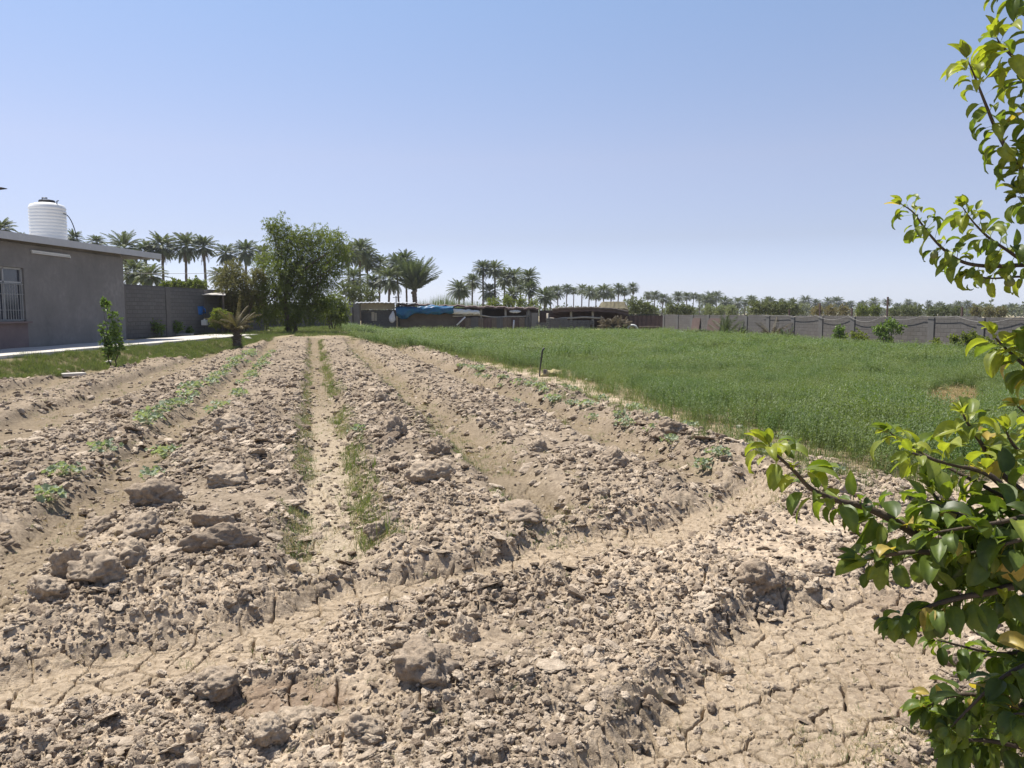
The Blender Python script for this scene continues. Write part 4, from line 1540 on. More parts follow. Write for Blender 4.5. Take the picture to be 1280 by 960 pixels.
for px in (958, 966, 975, 984, 993, 1001, 1010, 1019, 1028, 1037, 1046, 1055, 1064, 1074, 1083, 1095, 1106, 1121, 1133, 1146, 1160, 1175, 1186, 1198, 1210, 1222, 1236, 1252, 1268, 1290):
    palm(px + 3 * math.sin(px * 3.7), 378.5 + (px - 960) * 0.014 + 3.0 * math.sin(px * 2.3), 11 + 2 * math.sin(px * 1.9), 330 + (px * 13) % 60, labF, GE)

# ------------------------------------------------------------------ leafy crowns from many small leaves
def leaves_in_blobs(blobs, n, L0, w0, seed, droop=0.5, shell=0.55, spray=9, stretch=1.0):
    """blobs: (centre, radius). Leaves sit on short twigs spread through each blob, thinning towards a ragged outline."""
    g = np.random.default_rng(seed)
    wts = np.array([r ** 2.2 for _, r in blobs])
    wts /= wts.sum()
    nt_ = n // spray
    bi = g.choice(len(blobs), nt_, p=wts)
    cen = np.array([tuple(c) for c, _ in blobs])[bi]
    rad = np.array([r for _, r in blobs])[bi]
    d = g.normal(size=(nt_, 3))
    d /= np.linalg.norm(d, axis=1)[:, None]
    q = g.random(nt_) ** shell
    lump = np.array([mnoise.noise(Vector(v * 2.2 + cc)) for v, cc in zip(d, cen)])
    pos = cen + d * (rad * q * (0.85 + 0.7 * lump))[:, None] * np.array([1, 1, stretch])
    # twig direction: outward, a bit up, then drooping
    td = d + np.stack([g.normal(0, .4, nt_), g.normal(0, .4, nt_), g.normal(0.25, .45, nt_)], 1)
    td /= np.linalg.norm(td, axis=1)[:, None]
    k = np.arange(spray)
    tt = (k / spray)[None, :, None]
    tl = (rad * 0.35)[:, None, None]
    base = pos[:, None, :] + td[:, None, :] * tt * tl
    base[:, :, 2] -= (tt[..., 0] ** 2) * tl[..., 0] * droop
    base = base.reshape(-1, 3)
    N = len(base)
    td2 = np.repeat(td, spray, 0)
    ld = td2 * 0.6 + g.normal(0, 0.6, (N, 3))
    ld[:, 2] -= droop * g.random(N) * 1.2
    ld /= np.linalg.norm(ld, axis=1)[:, None]
    sd = np.cross(ld, g.normal(size=(N, 3)))
    sd /= np.linalg.norm(sd, axis=1)[:, None]
    L_ = L0 * g.uniform(0.6, 1.2, N)[:, None]
    w_ = w0 * g.uniform(0.7, 1.2, N)[:, None]
    nn_ = np.cross(ld, sd)
    V = np.stack([base, base + ld * L_ * 0.5 + sd * w_ - nn_ * L_ * 0.06, base + ld * L_ - nn_ * L_ * 0.18, base + ld * L_ * 0.5 - sd * w_ - nn_ * L_ * 0.06], 1).reshape(-1, 3)
    F = np.arange(N * 4).reshape(N, 4)
    return V, F


def limb(mb, a, b, r0, r1, wob=0.12, seg=7, n=6, seed=0):
    g = random.Random(seed)
    a, b = Vector(a), Vector(b)
    pts, rad = [], []
    L_ = (b - a).length
    for k in range(n + 1):
        t = k / n
        p = a.lerp(b, t) + Vector((g.uniform(-1, 1), g.uniform(-1, 1), g.uniform(-.5, 1))) * wob * L_ * 0.4 * math.sin(math.pi * t)
        pts.append(p)
        rad.append(r0 + (r1 - r0) * t)
    mb.tube(pts, rad, seg)
    return pts


def leafy(name, label, cat, basepx, zb, d, blobs, n, L0, w0, mat, group=None, seed=1, trunk_r=0.12, droop=0.5, bark=None, stretch=1.0, depth=0.7, crownname='crown', lean_forks=3):
    b0 = P(basepx, 391, d)
    t = thing(name, label, cat, (b0.x, d, zb), 0, group)
    g = random.Random(seed)
    bl = []
    for (px, py, r) in blobs:
        rr_ = r / FP * d * (1.22 if 'tree' in name else 1.3 if group == 'bushes beyond the walls' else 1.0)
        c = P(px, py, d + g.uniform(-1, 1) * depth * rr_)
        bl.append((Vector((c.x - b0.x, c.y - d, c.z - zb)), rr_))
    V, F = leaves_in_blobs(bl, n, L0, w0, seed, droop, stretch=stretch)
    V[:, 2] = np.maximum(V[:, 2], 0.03)
    link(crownname, np_mesh(crownname, V, F), mat, t)
    tb_ = MB()
    zc_ = sum(c.z for c, _ in bl) / len(bl)
    forks = []
    for k in range(lean_forks):
        a = k * 6.283 / lean_forks + g.random()
        top = Vector((math.cos(a) * zc_ * 0.18, math.sin(a) * zc_ * 0.18, zc_ * g.uniform(0.45, 0.7)))
        limb(tb_, (math.cos(a) * trunk_r * 0.7, math.sin(a) * trunk_r * 0.7, -0.15), top, trunk_r, trunk_r * 0.6, 0.15, seed=seed + k)
        forks.append(top)
    for k, (c, r) in enumerate(bl):
        f = min(forks, key=lambda q: (q - c).length)
        limb(tb_, f, c, trunk_r * 0.5, trunk_r * 0.1, 0.2, 6, 5, seed * 7 + k)
    tb_.build('trunk' if crownname == 'crown' else 'stems', bark or M['bark'], t, smooth=True)
    return t


leafy('bushy_tree', 'big bushy dark green tree at the far end of the tilled rows', 'tree', 364, 0.5, 47.0,
      [(338, 281, 9), (350, 283, 13), (345, 296, 11), (366, 296, 13), (382, 297, 14), (402, 298, 15), (420, 302, 15), (428, 313, 11), (352, 314, 18), (376, 318, 22), (402, 322, 22), (420, 330, 14),
       (334, 333, 17), (355, 341, 24), (383, 346, 26), (408, 346, 17), (324, 352, 14), (340, 366, 19), (366, 371, 22), (392, 370, 18), (350, 388, 14), (376, 391, 15), (322, 378, 12), (336, 396, 12), (394, 392, 12), (362, 402, 9), (316, 394, 11), (408, 380, 12)],
      66000, 0.14, 0.022, M['tree'], seed=5, trunk_r=0.14, droop=0.7)
leafy('brown_tree', 'smaller brownish leaved tree left of the big bushy one', 'tree', 303, 0.5, 46.0,
      [(284, 341, 10), (279, 355, 11), (296, 346, 12), (293, 333, 9), (304, 358, 14), (288, 370, 12), (306, 378, 15), (322, 345, 10), (318, 368, 13), (300, 390, 11)],
      20000, 0.12, 0.022, M['treebrown'], seed=9, trunk_r=0.07, droop=0.5)
leafy('hedge_bush', 'dark bush between the big tree and the grey shed', 'bush', 415, 0.3, 56.0, [(404, 379, 11), (418, 376, 12), (428, 384, 10), (410, 392, 12), (425, 397, 10)], 9000, 0.14, 0.03, M['tree'], seed=12, trunk_r=0.06)
leafy('hedge_bush', 'dark bush beside the lean-to with the pale roof', 'bush', 278, 0.55, 43.6, [(272, 392, 8), (283, 398, 9), (270, 402, 8), (288, 406, 6)], 5000, 0.11, 0.025, M['tree'], seed=14, trunk_r=0.03)
# saplings and shrubs
leafy('sapling', 'slender leafy citrus sapling standing before the grey house wall', 'sapling', 138, gz(G(138, 452, .3).x, 23.5), 23.5,
      [(131, 378, 5), (136, 389, 6), (144, 396, 6), (138, 402, 7), (147, 408, 7), (126, 410, 4), (139, 416, 9), (146, 423, 9), (134, 426, 9), (141, 434, 11), (150, 436, 7), (136, 442, 8)],
      1900, 0.10, 0.026, M['shrub'], seed=21, trunk_r=0.022, droop=0.4, crownname='foliage', lean_forks=2, bark=M['twig'])
for k, (px, d, bl, lab) in enumerate((
        (186, 40, [(176, 409, 8), (190, 407, 9), (200, 411, 7)], 'yellow green bush at the foot of the left wall by the house corner'),
        (213, 42, [(208, 408, 7), (220, 408, 8)], 'low light green bush in front of the left block wall'),
        (232, 43, [(228, 412, 6), (237, 413, 5)], 'little green bush left of the lean-to'))):
    leafy('bush', lab, 'bush', px, 0.5, d, bl, 2200, 0.10, 0.025, M['shrub'], 'bushes before the left wall', 30 + k, 0.025, crownname='foliage', bark=M['twig'])
for k, (px, bl, n, mat, lab) in enumerate((
        (1051, [(1050, 413, 7), (1046, 419, 6), (1054, 421, 6)], 1500, 'shrub', 'small bright lime bush by the wall, left of the dark one'),
        (1075, [(1070, 420, 8), (1079, 424, 8), (1074, 432, 7)], 2000, 'tree', 'dark shrub between the two bright lime bushes'),
        (1110, [(1100, 411, 8), (1113, 405, 9), (1123, 410, 7), (1105, 419, 8), (1112, 428, 6)], 2600, 'shrub', 'taller bright lime bush with flat top at the wall'),
        (1172, [(1171, 428, 6), (1173, 437, 6)], 1000, 'tree', 'narrow little shrub before a wall pier'),
        (1196, [(1193, 424, 6), (1198, 432, 5)], 900, 'tree', 'thin leggy shrub right of the narrow one'),
        (1216, [(1211, 422, 9), (1220, 428, 10), (1213, 438, 8)], 2600, 'tree', 'dark round shrub by the wall behind the pear twigs'),
        (1240, [(1235, 430, 8), (1246, 436, 9)], 1800, 'tree', 'dark shrub close to the right edge by the wall'))):
    xw, yw = wall_at(px)
    d = yw - 1.6
    leafy('shrub', lab, 'shrub', px, -0.2, d, bl, n, 0.10, 0.028, M[mat], 'shrubs along the boundary wall', 40 + k, 0.025, crownname='foliage', bark=M['twig'])
# bushes beyond the walls
for k, (px, d, bl, mat, lab) in enumerate((
        (798, 95, [(792, 382, 9), (804, 384, 9), (812, 387, 7)], 'farbush', 'green bush over the corrugated fence right of the straw stack'),
        (845, 110, [(838, 386, 7), (850, 387, 7), (862, 388, 6)], 'farbush', 'pale green bush over the left end of the boundary wall'),
        (900, 130, [(886, 388, 6), (900, 388, 6), (914, 388, 6)], 'reed', 'pale low bush over the boundary wall under the palm rank'),
        (955, 105, [(945, 385, 8), (957, 383, 8), (967, 386, 7)], 'farbush', 'bright green bush over the wall, left part of the clearing'),
        (983, 105, [(975, 384, 8), (988, 385, 8), (997, 387, 6)], 'farbush', 'bright green bush over the wall, right part of the clearing'),
        (1040, 130, [(1022, 388, 6), (1038, 388, 6), (1054, 388, 6)], 'treebrown', 'dull brownish scrub over the wall by the tall post'),
        (1090, 120, [(1078, 388, 6), (1093, 388, 6)], 'tree', 'dark scrub over the wall left of the tallest post'),
        (1130, 120, [(1118, 389, 6), (1132, 388, 7), (1146, 389, 6)], 'farbush', 'green scrub over the wall right of the tallest post'),
        (1180, 120, [(1166, 389, 6), (1180, 388, 6), (1196, 389, 6)], 'farbush', 'green scrub over the wall by the rightmost post'),
        (1235, 120, [(1220, 389, 6), (1236, 389, 6), (1250, 390, 6)], 'treebrown', 'reddish dry scrub over the wall near the right edge'),
        (215, 75, [(208, 357, 5), (222, 356, 6), (236, 357, 6), (248, 357, 7)], 'tree', 'dark scrub showing over the left block wall'),
        (452, 90, [(436, 365, 11), (450, 368, 11), (464, 370, 9)], 'farbush', 'light green bush behind the grey shed under the palms'),
        (655, 110, [(618, 379, 7), (634, 378, 7), (652, 379, 7), (668, 380, 6)], 'tree', 'dark scrub along the roof of the long shed'))):
    leafy('bush', lab, 'bush', px, -0.3, d, bl, 5200, 0.22, 0.06, M[mat], 'bushes beyond the walls', 60 + k, 0.05, crownname='foliage', bark=M['twig'])
# reeds behind the tarpaulin shed: one mass
V, F = [], []
g = random.Random(4)
for k in range(900):
    px = g.uniform(522, 600)
    d = g.uniform(80, 90)
    x = SX(px, d)
    top = SZ(372 - 9 * math.exp(-((px - 556) / 16) ** 2) + g.uniform(0, 9), d)
    a = g.uniform(0, 6.28)
    blade(V, F, Vector((x, d, -0.3)), Vector((g.gauss(0, .07), g.gauss(0, .07), 1)).normalized(), top + 0.3, 0.10, g.uniform(0, 0.06), Vector((math.cos(a), math.sin(a), 0)))
tag(link('reeds', MB().add(V, F).mesh('reeds'), M['reed']), 'pale reeds standing up behind the tarpaulin shed', 'reeds', kind='stuff')
# low far scrub that closes the horizon
V, F = [], []
bl = []
for k in range(260):
    a = R(-42 + 84 * k / 260)
    d = g.uniform(380, 520)
    bl.append((Vector((d * math.sin(a), d * math.cos(a), 1.6 + g.uniform(0, 1.2))), g.uniform(2.6, 4.4)))
V, F = leaves_in_blobs(bl, 90000, 1.0, 0.35, 3, 0.4)
tag(link('scrub', np_mesh('scrub', V, F), M['farbush']), 'low far scrub closing the horizon under the palm ranks', 'scrub', kind='stuff')

# young palms: by the wall, and the dry one at the end of the rows
def young_palm(name, label, px, zb, d, hpx, seed, nf, mat, group=None, lo=0.5, hi=1.45, stem=0.0, stem_r=0.14, var=0.2):
    c = P(px, 391, d)
    t = thing(name, label, 'palm', (c.x, d, zb), seed * 1.1, group)
    g = random.Random(seed)
    Ln = hpx / FP * d
    V, F = [], []
    for i in range(nf):
        frond(V, F, (0, 0, stem), i * 2.4 + g.uniform(-.6, .6), g.uniform(lo, hi), Ln * g.uniform(0.95 - var, 1.0 + var), g.uniform(0.2, 1.1), g, nl=16, lw=0.04, ll=Ln * 0.22)
    MB().add(V, F).build('crown', mat, t)
    tk = MB()
    tk.tube([(0, 0, -0.2), (0, 0, stem * 0.4), (0, 0, stem + 0.1)], [stem_r * 0.9, stem_r * 0.95, stem_r * 0.6], 10)
    for i in range(int(60 * stem)):                      # stubs of cut fronds
        a, z = i * 2.4, stem * (i + 1) / max(1, int(60 * stem))
        tk.bar((0, 0, z - 0.08), (math.cos(a) * stem_r * 1.25, math.sin(a) * stem_r * 1.25, z + g.uniform(0.02, 0.14)), 0.07, 0.03)
    tk.build('trunk', M['palmbark'], t)
    return t


for k, (px, hp, nf, lab) in enumerate(((908, 26, 16, 'grey green young palm by the boundary wall, the bigger one'), (925, 14, 9, 'stunted young palm right of the bigger one by the wall'), (968, 22, 13, 'half dry young palm by the wall, left of the posts'),
                                       (985, 14, 8, 'small scraggy young palm right of the half dry one'))):
    xw, yw = wall_at(px)
    young_palm('young_palm', lab, px, -0.2, yw - 1.8, hp * 1.35, 70 + k, nf + 8, M['palm'] if k != 2 else M['palmdry'], 'young palms along the boundary wall', 0.35, 1.4, 0.1, 0.08)
c = G(295, 431, 0.15)
young_palm('dry_palm', 'stocky young palm with dry brown fronds at the end of the rows', 295, 0.1, 36.0, 29, 81, 26, M['dryfrond'], None, 0.45, 1.5, 0.85, 0.2, var=0.55)
# mound of dry brush before the mat roof shed
V, F = [], []
g = random.Random(8)
for k in range(230):
    b = Vector((g.gauss(0, 0.5), g.gauss(0, 0.4), g.uniform(0, 0.8)))
    frond(V, F, b, g.uniform(0, 6.28), g.uniform(0.3, 1.5), g.uniform(0.7, 1.25), g.uniform(0.3, 1.2), g, nl=18, lw=0.04, ll=0.34)
o = MB().add(V, F).build('brush_mound', M['palmdry'])
o.location = (SX(768, 67.5), 67.5, -0.2)
tag(o, 'greyish mound of dry palm brush before the mat roof shed', 'brush heap')

# ------------------------------------------------------------------ seedlings along the furrows
def seedling_mesh(seed, nl=30, r=0.16):
    g = random.Random(seed)
    V, F = [], []
    for i in range(nl):
        a = i * 2.4 + g.uniform(-.4, .4)
        rr_ = r * math.sqrt((i + 0.6) / nl) * g.uniform(0.8, 1.2)
        c = Vector((math.cos(a) * rr_, math.sin(a) * rr_, 0.05 + 0.09 * g.random() + 0.05 * (1 - i / nl)))
        nrm = Vector((g.gauss(0, .6) + 0.3 * math.cos(a), g.gauss(0, .6) + 0.3 * math.sin(a), 1)).normalized()
        e = Vector((math.cos(a), math.sin(a), 0))
        e = (e - nrm * e.dot(nrm)).normalized()
        s = nrm.cross(e)
        Lf = g.uniform(0.022, 0.046)
        i0 = len(V)
        V.append(c - nrm * 0.012)
        m = 14
        for k in range(m):                               # lobed outline, cupped
            an = 2 * math.pi * k / m
            q = Lf * (1 + 0.20 * math.cos(5 * an)) * (0.75 if 5 < k < 9 else 1)
            V.append(c + e * q * math.cos(an) + s * q * math.sin(an) + nrm * 0.15 * q * (0.5 + 0.5 * math.cos(3 * an + i)))
        for k in range(m):
            F.append((i0, i0 + 1 + k, i0 + 1 + (k + 1) % m))
        i1 = len(V)
        V += [Vector((0.004, 0, 0)), Vector((-0.004, 0, 0)), c - nrm * 0.012]
        F.append((i1, i1 + 1, i1 + 2))
    return MB().add(V, F).mesh('seedling')


SEED = [seedling_mesh(i, 26 + 5 * i, 0.15 + 0.015 * i) for i in range(5)]
for me in SEED:
    me.materials.append(M['melon'])


def seedling(x, y, s, label, group, k=None):
    o = link('seedling', random.choice(SEED) if k is None else SEED[k], None)
    o.location = (x, y, gz(x, y, True) - 0.01)
    o.rotation_euler = (0, 0, random.uniform(0, 6.28))
    o.scale = (s, s, s)
    return tag(o, label, 'seedling', group)


GS1 = 'seedlings along the furrow left of the middle'
for (px, py, s, lab) in ((130, 575, 0.95, 'lush pale green seedling left of the second furrow, the fullest of its row'), (206, 568, 1.0, 'pale green seedling on the right lip of the second furrow, across from the fullest'),
                         (62, 634, 0.9, 'big flat seedling nearest the camera at the left edge'), (80, 607, 0.8, 'seedling just beyond the big flat one at the left edge'), (190, 606, 0.75, 'small seedling on the right furrow lip above the dark slab clod'),
                         (180, 532, 1.0, 'seedling in the left furrow row, first one beyond the fullest')):
    p = G(px, py, 0.0)
    seedling(p.x, p.y, s, lab, GS1)
rs = random.Random(3)
for vv in np.cumsum([0] + [rs.uniform(0.6, 1.5) for _ in range(20)]) + 12.4:
    x, y = xy(-2.38 + rs.gauss(0, 0.08), vv)
    seedling(x, y, rs.uniform(0.75, 1.15), 'small seedling in the long row on the left lip of the second furrow', GS1)
for vv in np.cumsum([0] + [rs.uniform(0.8, 1.9) for _ in range(15)]) + 13.6:
    x, y = xy(-1.58 + rs.gauss(0, 0.08), vv)
    seedling(x, y, rs.uniform(0.7, 1.05), 'small seedling in the sparser row on the right lip of the second furrow', GS1)
GS2 = 'seedlings along the furrow before the alfalfa'
for vv in np.cumsum([0] + [rs.uniform(0.45, 1.1) for _ in range(20)]) + 7.6:
    x, y = xy(4.42 + rs.gauss(0, 0.09), vv)
    seedling(x, y, rs.uniform(0.55, 0.95), 'small seedling in the row between the last furrow and the alfalfa', GS2)
for vv in np.cumsum([0] + [rs.uniform(0.9, 2.0) for _ in range(8)]) + 6.8:
    x, y = xy(5.35 + rs.gauss(0, 0.15), vv)
    seedling(x, y, rs.uniform(0.5, 0.9), 'small stray seedling in the verge at the alfalfa edge', GS2)
for (px, py, lab) in ((640, 505, 'lone green seedling on the ridge right of the third furrow'), (447, 548, 'bluish seedling on the right lip of the middle furrow'), (880, 590, 'leafy seedling at the near end of the last furrow'), (985, 548, 'seedling by the bare patch at the alfalfa edge')):
    p = G(px, py, 0.0)
    seedling(p.x, p.y, 0.75, lab, GS2)

# ------------------------------------------------------------------ the big clods one can tell apart
CL = [(295, 538, 38, 22, 'round dark clod on the ridge beside the second furrow'), (281, 604, 50, 26, 'hollow topped clod left of the middle furrow'), (190, 634, 56, 28, 'dark tilted slab of earth below the small seedling'),
      (262, 662, 56, 26, 'dark wedge shaped clod behind the long sausage shaped one'), (280, 687, 76, 34, 'long sausage shaped clod, the largest on the left'), (172, 669, 44, 32, 'grey squarish clod left of the dark wedge'),
      (124, 663, 36, 20, 'low dark clod left of the squarish one'), (84, 722, 36, 34, 'upright pitted clod at the left of the stone like group'), (130, 733, 64, 34, 'pale flat topped clod with a shaded foot'),
      (166, 715, 48, 32, 'grey clod behind the pale flat topped one'), (205, 704, 42, 18, 'low dark clod right of the pale group'), (62, 750, 50, 24, 'worn low clod at the left edge of the ditch'),
      (477, 503, 22, 16, 'dark clod high on the ridge right of the middle furrow'), (494, 549, 28, 24, 'clod with a dark hollow right of the middle furrow'), (549, 567, 24, 17, 'small black looking clod beyond the flaky one'),
      (540, 606, 46, 24, 'flaky pale clod on the ridge right of the middle furrow'), (470, 667, 28, 20, 'rounded pale clod at the end of the middle furrow'), (581, 788, 34, 30, 'dark faced square clod beside the ditch'),
      (528, 842, 76, 46, 'large pale broken clod in the foreground'), (500, 818, 32, 18, 'small pale clod on top left of the large broken one'), (765, 583, 30, 22, 'pale round clod on the ridge left of the last furrow'),
      (672, 566, 22, 15, 'dark clod in the middle of the third ridge'), (655, 646, 52, 22, 'wide crumbling clod at the ridge end before the ditch'), (832, 551, 34, 16, 'smooth pale clod near the last furrow'),
      (950, 732, 52, 30, 'dark crumbling clod on the rim of the cracked basin'), (1022, 708, 30, 14, 'small dark flat stone like clod near the pear leaves'), (378, 878, 66, 36, 'pale cracked slab of earth in the foreground'),
      (270, 855, 60, 26, 'loose pale clod in the lower left foreground'), (330, 915, 44, 28, 'round pale clod below the cracked slab'), (455, 905, 56, 30, 'broad pale clod low in the foreground'), (900, 812, 26, 18, 'small dark clod in the crack of the basin'),
      (950, 925, 26, 14, 'little flat clod lying on the basin floor')]
for i, (px, py, w, h, lab) in enumerate(CL):
    p = G(px, py + h * 0.3, 0.03)
    dist = p.y
    ws = w / FP * dist * 0.56
    hs = h / FP * dist * 0.70
    st_ = 1.9 if 'sausage' in lab else 1.0
    V, F = clod_shape(1200 + i * 3, 5, 6 + i % 5, 1.0, 0.20)
    V = V * np.array([ws, ws * (0.85 if st_ == 1 else 0.5), hs])
    o = link('earth_clod', np_mesh('earth_clod', V, F), M['bigclod'], smooth=True)
    x, y = p.x, p.y
    o.location = (x, y, gz(x, y, True) + hs * 0.27)
    o.rotation_euler = (random.uniform(-.2, .2), random.uniform(-.15, .15) - (0.2 if 'sausage' in lab else 0), random.uniform(-0.5, 0.5))
    tag(o, lab, 'clod', 'big clods of dried earth on the field')

# ------------------------------------------------------------------ pear tree leaning in from the right
PX, PY = 2.30, 1.75
pear = thing('pear_tree', 'leafy pear tree reaching in from the right with yellow green shoots', 'tree', (PX, PY, gz(PX, PY)))
PO = pear.location.copy()
wood = MB()
leafV, leafF, leafC = [], [], []
gl = random.Random(17)
TEMPL = [0, 0.12, 0.28, 0.46, 0.64, 0.82, 1.0]


def leaf(p, d, up, Lf, w, curl, fold, col, stalk=0.02):
    d = d.normalized()
    s = d.cross(up)
    if s.length < 0.05:
        s = d.cross(Vector((1, 0, 0.2)))
    s.normalize()
    n = s.cross(d).normalized()
    i0 = len(leafV)
    q = p.copy()
    dd = d.copy()
    # stalk
    e = q + dd * stalk - n * 0.001
    leafV.extend([q - s * 0.0009, q + s * 0.0009, e + s * 0.0009, e - s * 0.0009])
    leafF.append((i0, i0 + 1, i0 + 2, i0 + 3))
    leafC.extend([tuple(c * 0.9 for c in col)] * 4)
    q = e
    i0 = len(leafV)
    tw = gl.uniform(-0.5, 0.5)
    for k, t in enumerate(TEMPL):
        ang = -curl * t ** 1.3
        dk = (d * math.cos(ang) + n * math.sin(ang)).normalized()
        nk = (n * math.cos(ang) - d * math.sin(ang)).normalized()
        if k:
            q = q + dk * Lf * (t - TEMPL[k - 1])
        ww = w * 0.5 * (math.sin(math.pi * min(1, t ** 0.8)) ** 0.85 if 0 < t < 1 else 0.03)
        sk = (s * math.cos(tw * t) + nk * math.sin(tw * t))
        wv = 0.05 * ww * math.sin(k * 2.1 + tw * 9)
        leafV.extend([q - sk * ww + nk * (fold * ww + wv), q - sk * ww * 0.5 + nk * fold * ww * 0.4, q - nk * 0.0015, q + sk * ww * 0.5 + nk * fold * ww * 0.4, q + sk * ww + nk * (fold * ww - wv)])
        rib = tuple(min(1, c * 1.25 + 0.01) for c in col)
        leafC.extend([col, col, rib, col, col])
    for k in range(len(TEMPL) - 1):
        for j in range(4):
            a = i0 + k * 5 + j
            leafF.append((a, a + 1, a + 6, a + 5))


DARKL, MIDL, YNG, YEL = (0.055, 0.085, 0.020), (0.115, 0.165, 0.032), (0.26, 0.29, 0.05), (0.40, 0.31, 0.09)


def leafcol(t):
    """t: 0 old wood .. 1 shoot tip"""
    r = gl.random()
    if r < 0.03:
        return YEL
    q = min(1, max(0, t + gl.gauss(0, 0.22)))
    a, b, f = (DARKL, MIDL, q / 0.5) if q < 0.5 else (MIDL, YNG, (q - 0.5) / 0.5)
    return tuple(x + (y - x) * f for x, y in zip(a, b))


def branch(pts, r0, r1, n_leaf, Lf, tip=1.0, old=0.25, spur=0.35, leafw=0.56, start=0.0, droop=0.0, curl=(0.4, 2.0)):
    """pts: (px, py, distance along +Y). Leaves alternate round the twig, with spur rosettes on older wood and a tuft at the tip."""
    Q = [P(*p) - PO for p in pts]
    # refine
    fine, nf_ = [], 7
    for k in range(len(Q) - 1):
        p0, p1, p2, p3 = Q[max(k - 1, 0)], Q[k], Q[k + 1], Q[min(k + 2, len(Q) - 1)]
        for j in range(nf_):
            t = j / nf_
            fine.append(0.5 * ((2 * p1) + (p2 - p0) * t + (2 * p0 - 5 * p1 + 4 * p2 - p3) * t * t + (-p0 + 3 * p1 - 3 * p2 + p3) * t ** 3))
    fine.append(Q[-1])
    m = len(fine)
    wood.tube(fine, [r0 + (r1 - r0) * k / (m - 1) for k in range(m)], 7)
    ph = gl.uniform(0, 6.28)
    for i in range(n_leaf):
        t = start + (1 - start) * (i + gl.random() * 0.7) / n_leaf
        t = min(t, 0.985)
        q = t * (m - 1)
        k = min(int(q), m - 2)
        p = fine[k].lerp(fine[k + 1], q - k)
        ax = (fine[k + 1] - fine[k]).normalized()
        a = ax.orthogonal().normalized()
        b = ax.cross(a)
        reps = 1 if gl.random() > spur else gl.randint(2, 4)
        for _ in range(reps):
            ph += 2.4
            out = a * math.cos(ph) + b * math.sin(ph)
            d = (out * 1.0 + ax * gl.uniform(0.1, 0.9) + Vector((0, 0, gl.uniform(-0.75, 0.45) - droop * 0.8))).normalized()
            sz = Lf * gl.uniform(0.5, 1.22) * (1 - 0.25 * (t > 0.9))
            leaf(p, d, Vector((gl.gauss(0, .3), gl.gauss(0, .3), 1)), sz, sz * leafw * gl.uniform(0.85, 1.1), gl.uniform(*curl), gl.uniform(0.15, 0.75), leafcol(old + (tip - old) * max(0, (t - 0.35) / 0.65) ** 1.2), gl.uniform(0.012, 0.03))
    ax = (fine[-1] - fine[-2]).normalized()
    for i in range(5):
        d = (ax * 1.1 + Vector((gl.gauss(0, .55), gl.gauss(0, .55), gl.gauss(0.15, .45)))).normalized()
        leaf(fine[-1], d, Vector((gl.gauss(0, .3), gl.gauss(0, .3), 1)), Lf * gl.uniform(0.45, 0.85), Lf * 0.3, gl.uniform(0.2, 1.0), gl.uniform(0.4, 0.9), leafcol(tip), 0.006)
    return fine


def rootpt(px, py, d):
    return (px, py, d)


# upper shoots against the sky
U = 2.15
branch([(1420, 330, 1.9), (1345, 285, 2.0), (1300, 235, U), (1268, 200, U), (1248, 168, U), (1232, 130, U), (1219, 97, U), (1209, 74, U)], 0.0099, 0.0014, 30, 0.078, leafw=0.43, curl=(0.7, 2.7), start=0.30, tip=0.8, old=0.40)
branch([(1400, 210, 2.0), (1330, 150, U), (1295, 105, U), (1270, 75, U), (1252, 57, U), (1246, 47, U)], 0.0087, 0.0014, 15, 0.081, leafw=0.43, curl=(0.7, 2.7), start=0.35, tip=0.85, old=0.50)
branch([(1420, 360, 1.9), (1345, 345, 2.0), (1290, 332, U), (1240, 333, U), (1205, 328, U), (1180, 312, U), (1158, 288, U), (1142, 266, U), (1128, 256, U)], 0.0081, 0.0014, 30, 0.055, leafw=0.43, curl=(0.7, 2.7), start=0.30, tip=0.75, old=0.50, spur=0.3)
branch([(1420, 350, 1.9), (1340, 340, 2.1), (1285, 328, U), (1258, 312, U), (1236, 297, U), (1217, 278, U), (1204, 260, U)], 0.0074, 0.0014, 23, 0.066, leafw=0.43, curl=(0.7, 2.7), start=0.32, tip=0.8, old=0.45)
branch([(1420, 370, 1.9), (1340, 352, 2.1), (1280, 346, U), (1240, 348, U), (1213, 343, U)], 0.0056, 0.0014, 12, 0.060, leafw=0.43, curl=(0.7, 2.7), start=0.35, tip=0.85, old=0.70)
branch([(1400, 290, 2.0), (1330, 265, U), (1292, 250, U), (1272, 246, U)], 0.0050, 0.0014, 10, 0.064, leafw=0.43, curl=(0.7, 2.7), start=0.3, tip=0.55, old=0.40)
branch([(1400, 20, 2.1), (1320, -10, U), (1280, -8, U), (1250, -12, U)], 0.0062, 0.0014, 12, 0.078, leafw=0.43, curl=(0.7, 2.7), start=0.3, tip=0.6, old=0.50, droop=0.4)
branch([(1400, 240, 2.0), (1330, 190, U), (1300, 160, U), (1285, 130, U), (1280, 105, U)], 0.0062, 0.0014, 16, 0.078, leafw=0.43, curl=(0.7, 2.7), start=0.3, tip=0.7, old=0.55)
branch([(1400, 260, 2.0), (1330, 230, U), (1300, 215, U), (1276, 212, U)], 0.0062, 0.0014, 10, 0.069, leafw=0.43, curl=(0.7, 2.7), start=0.3, tip=0.8, old=0.70)
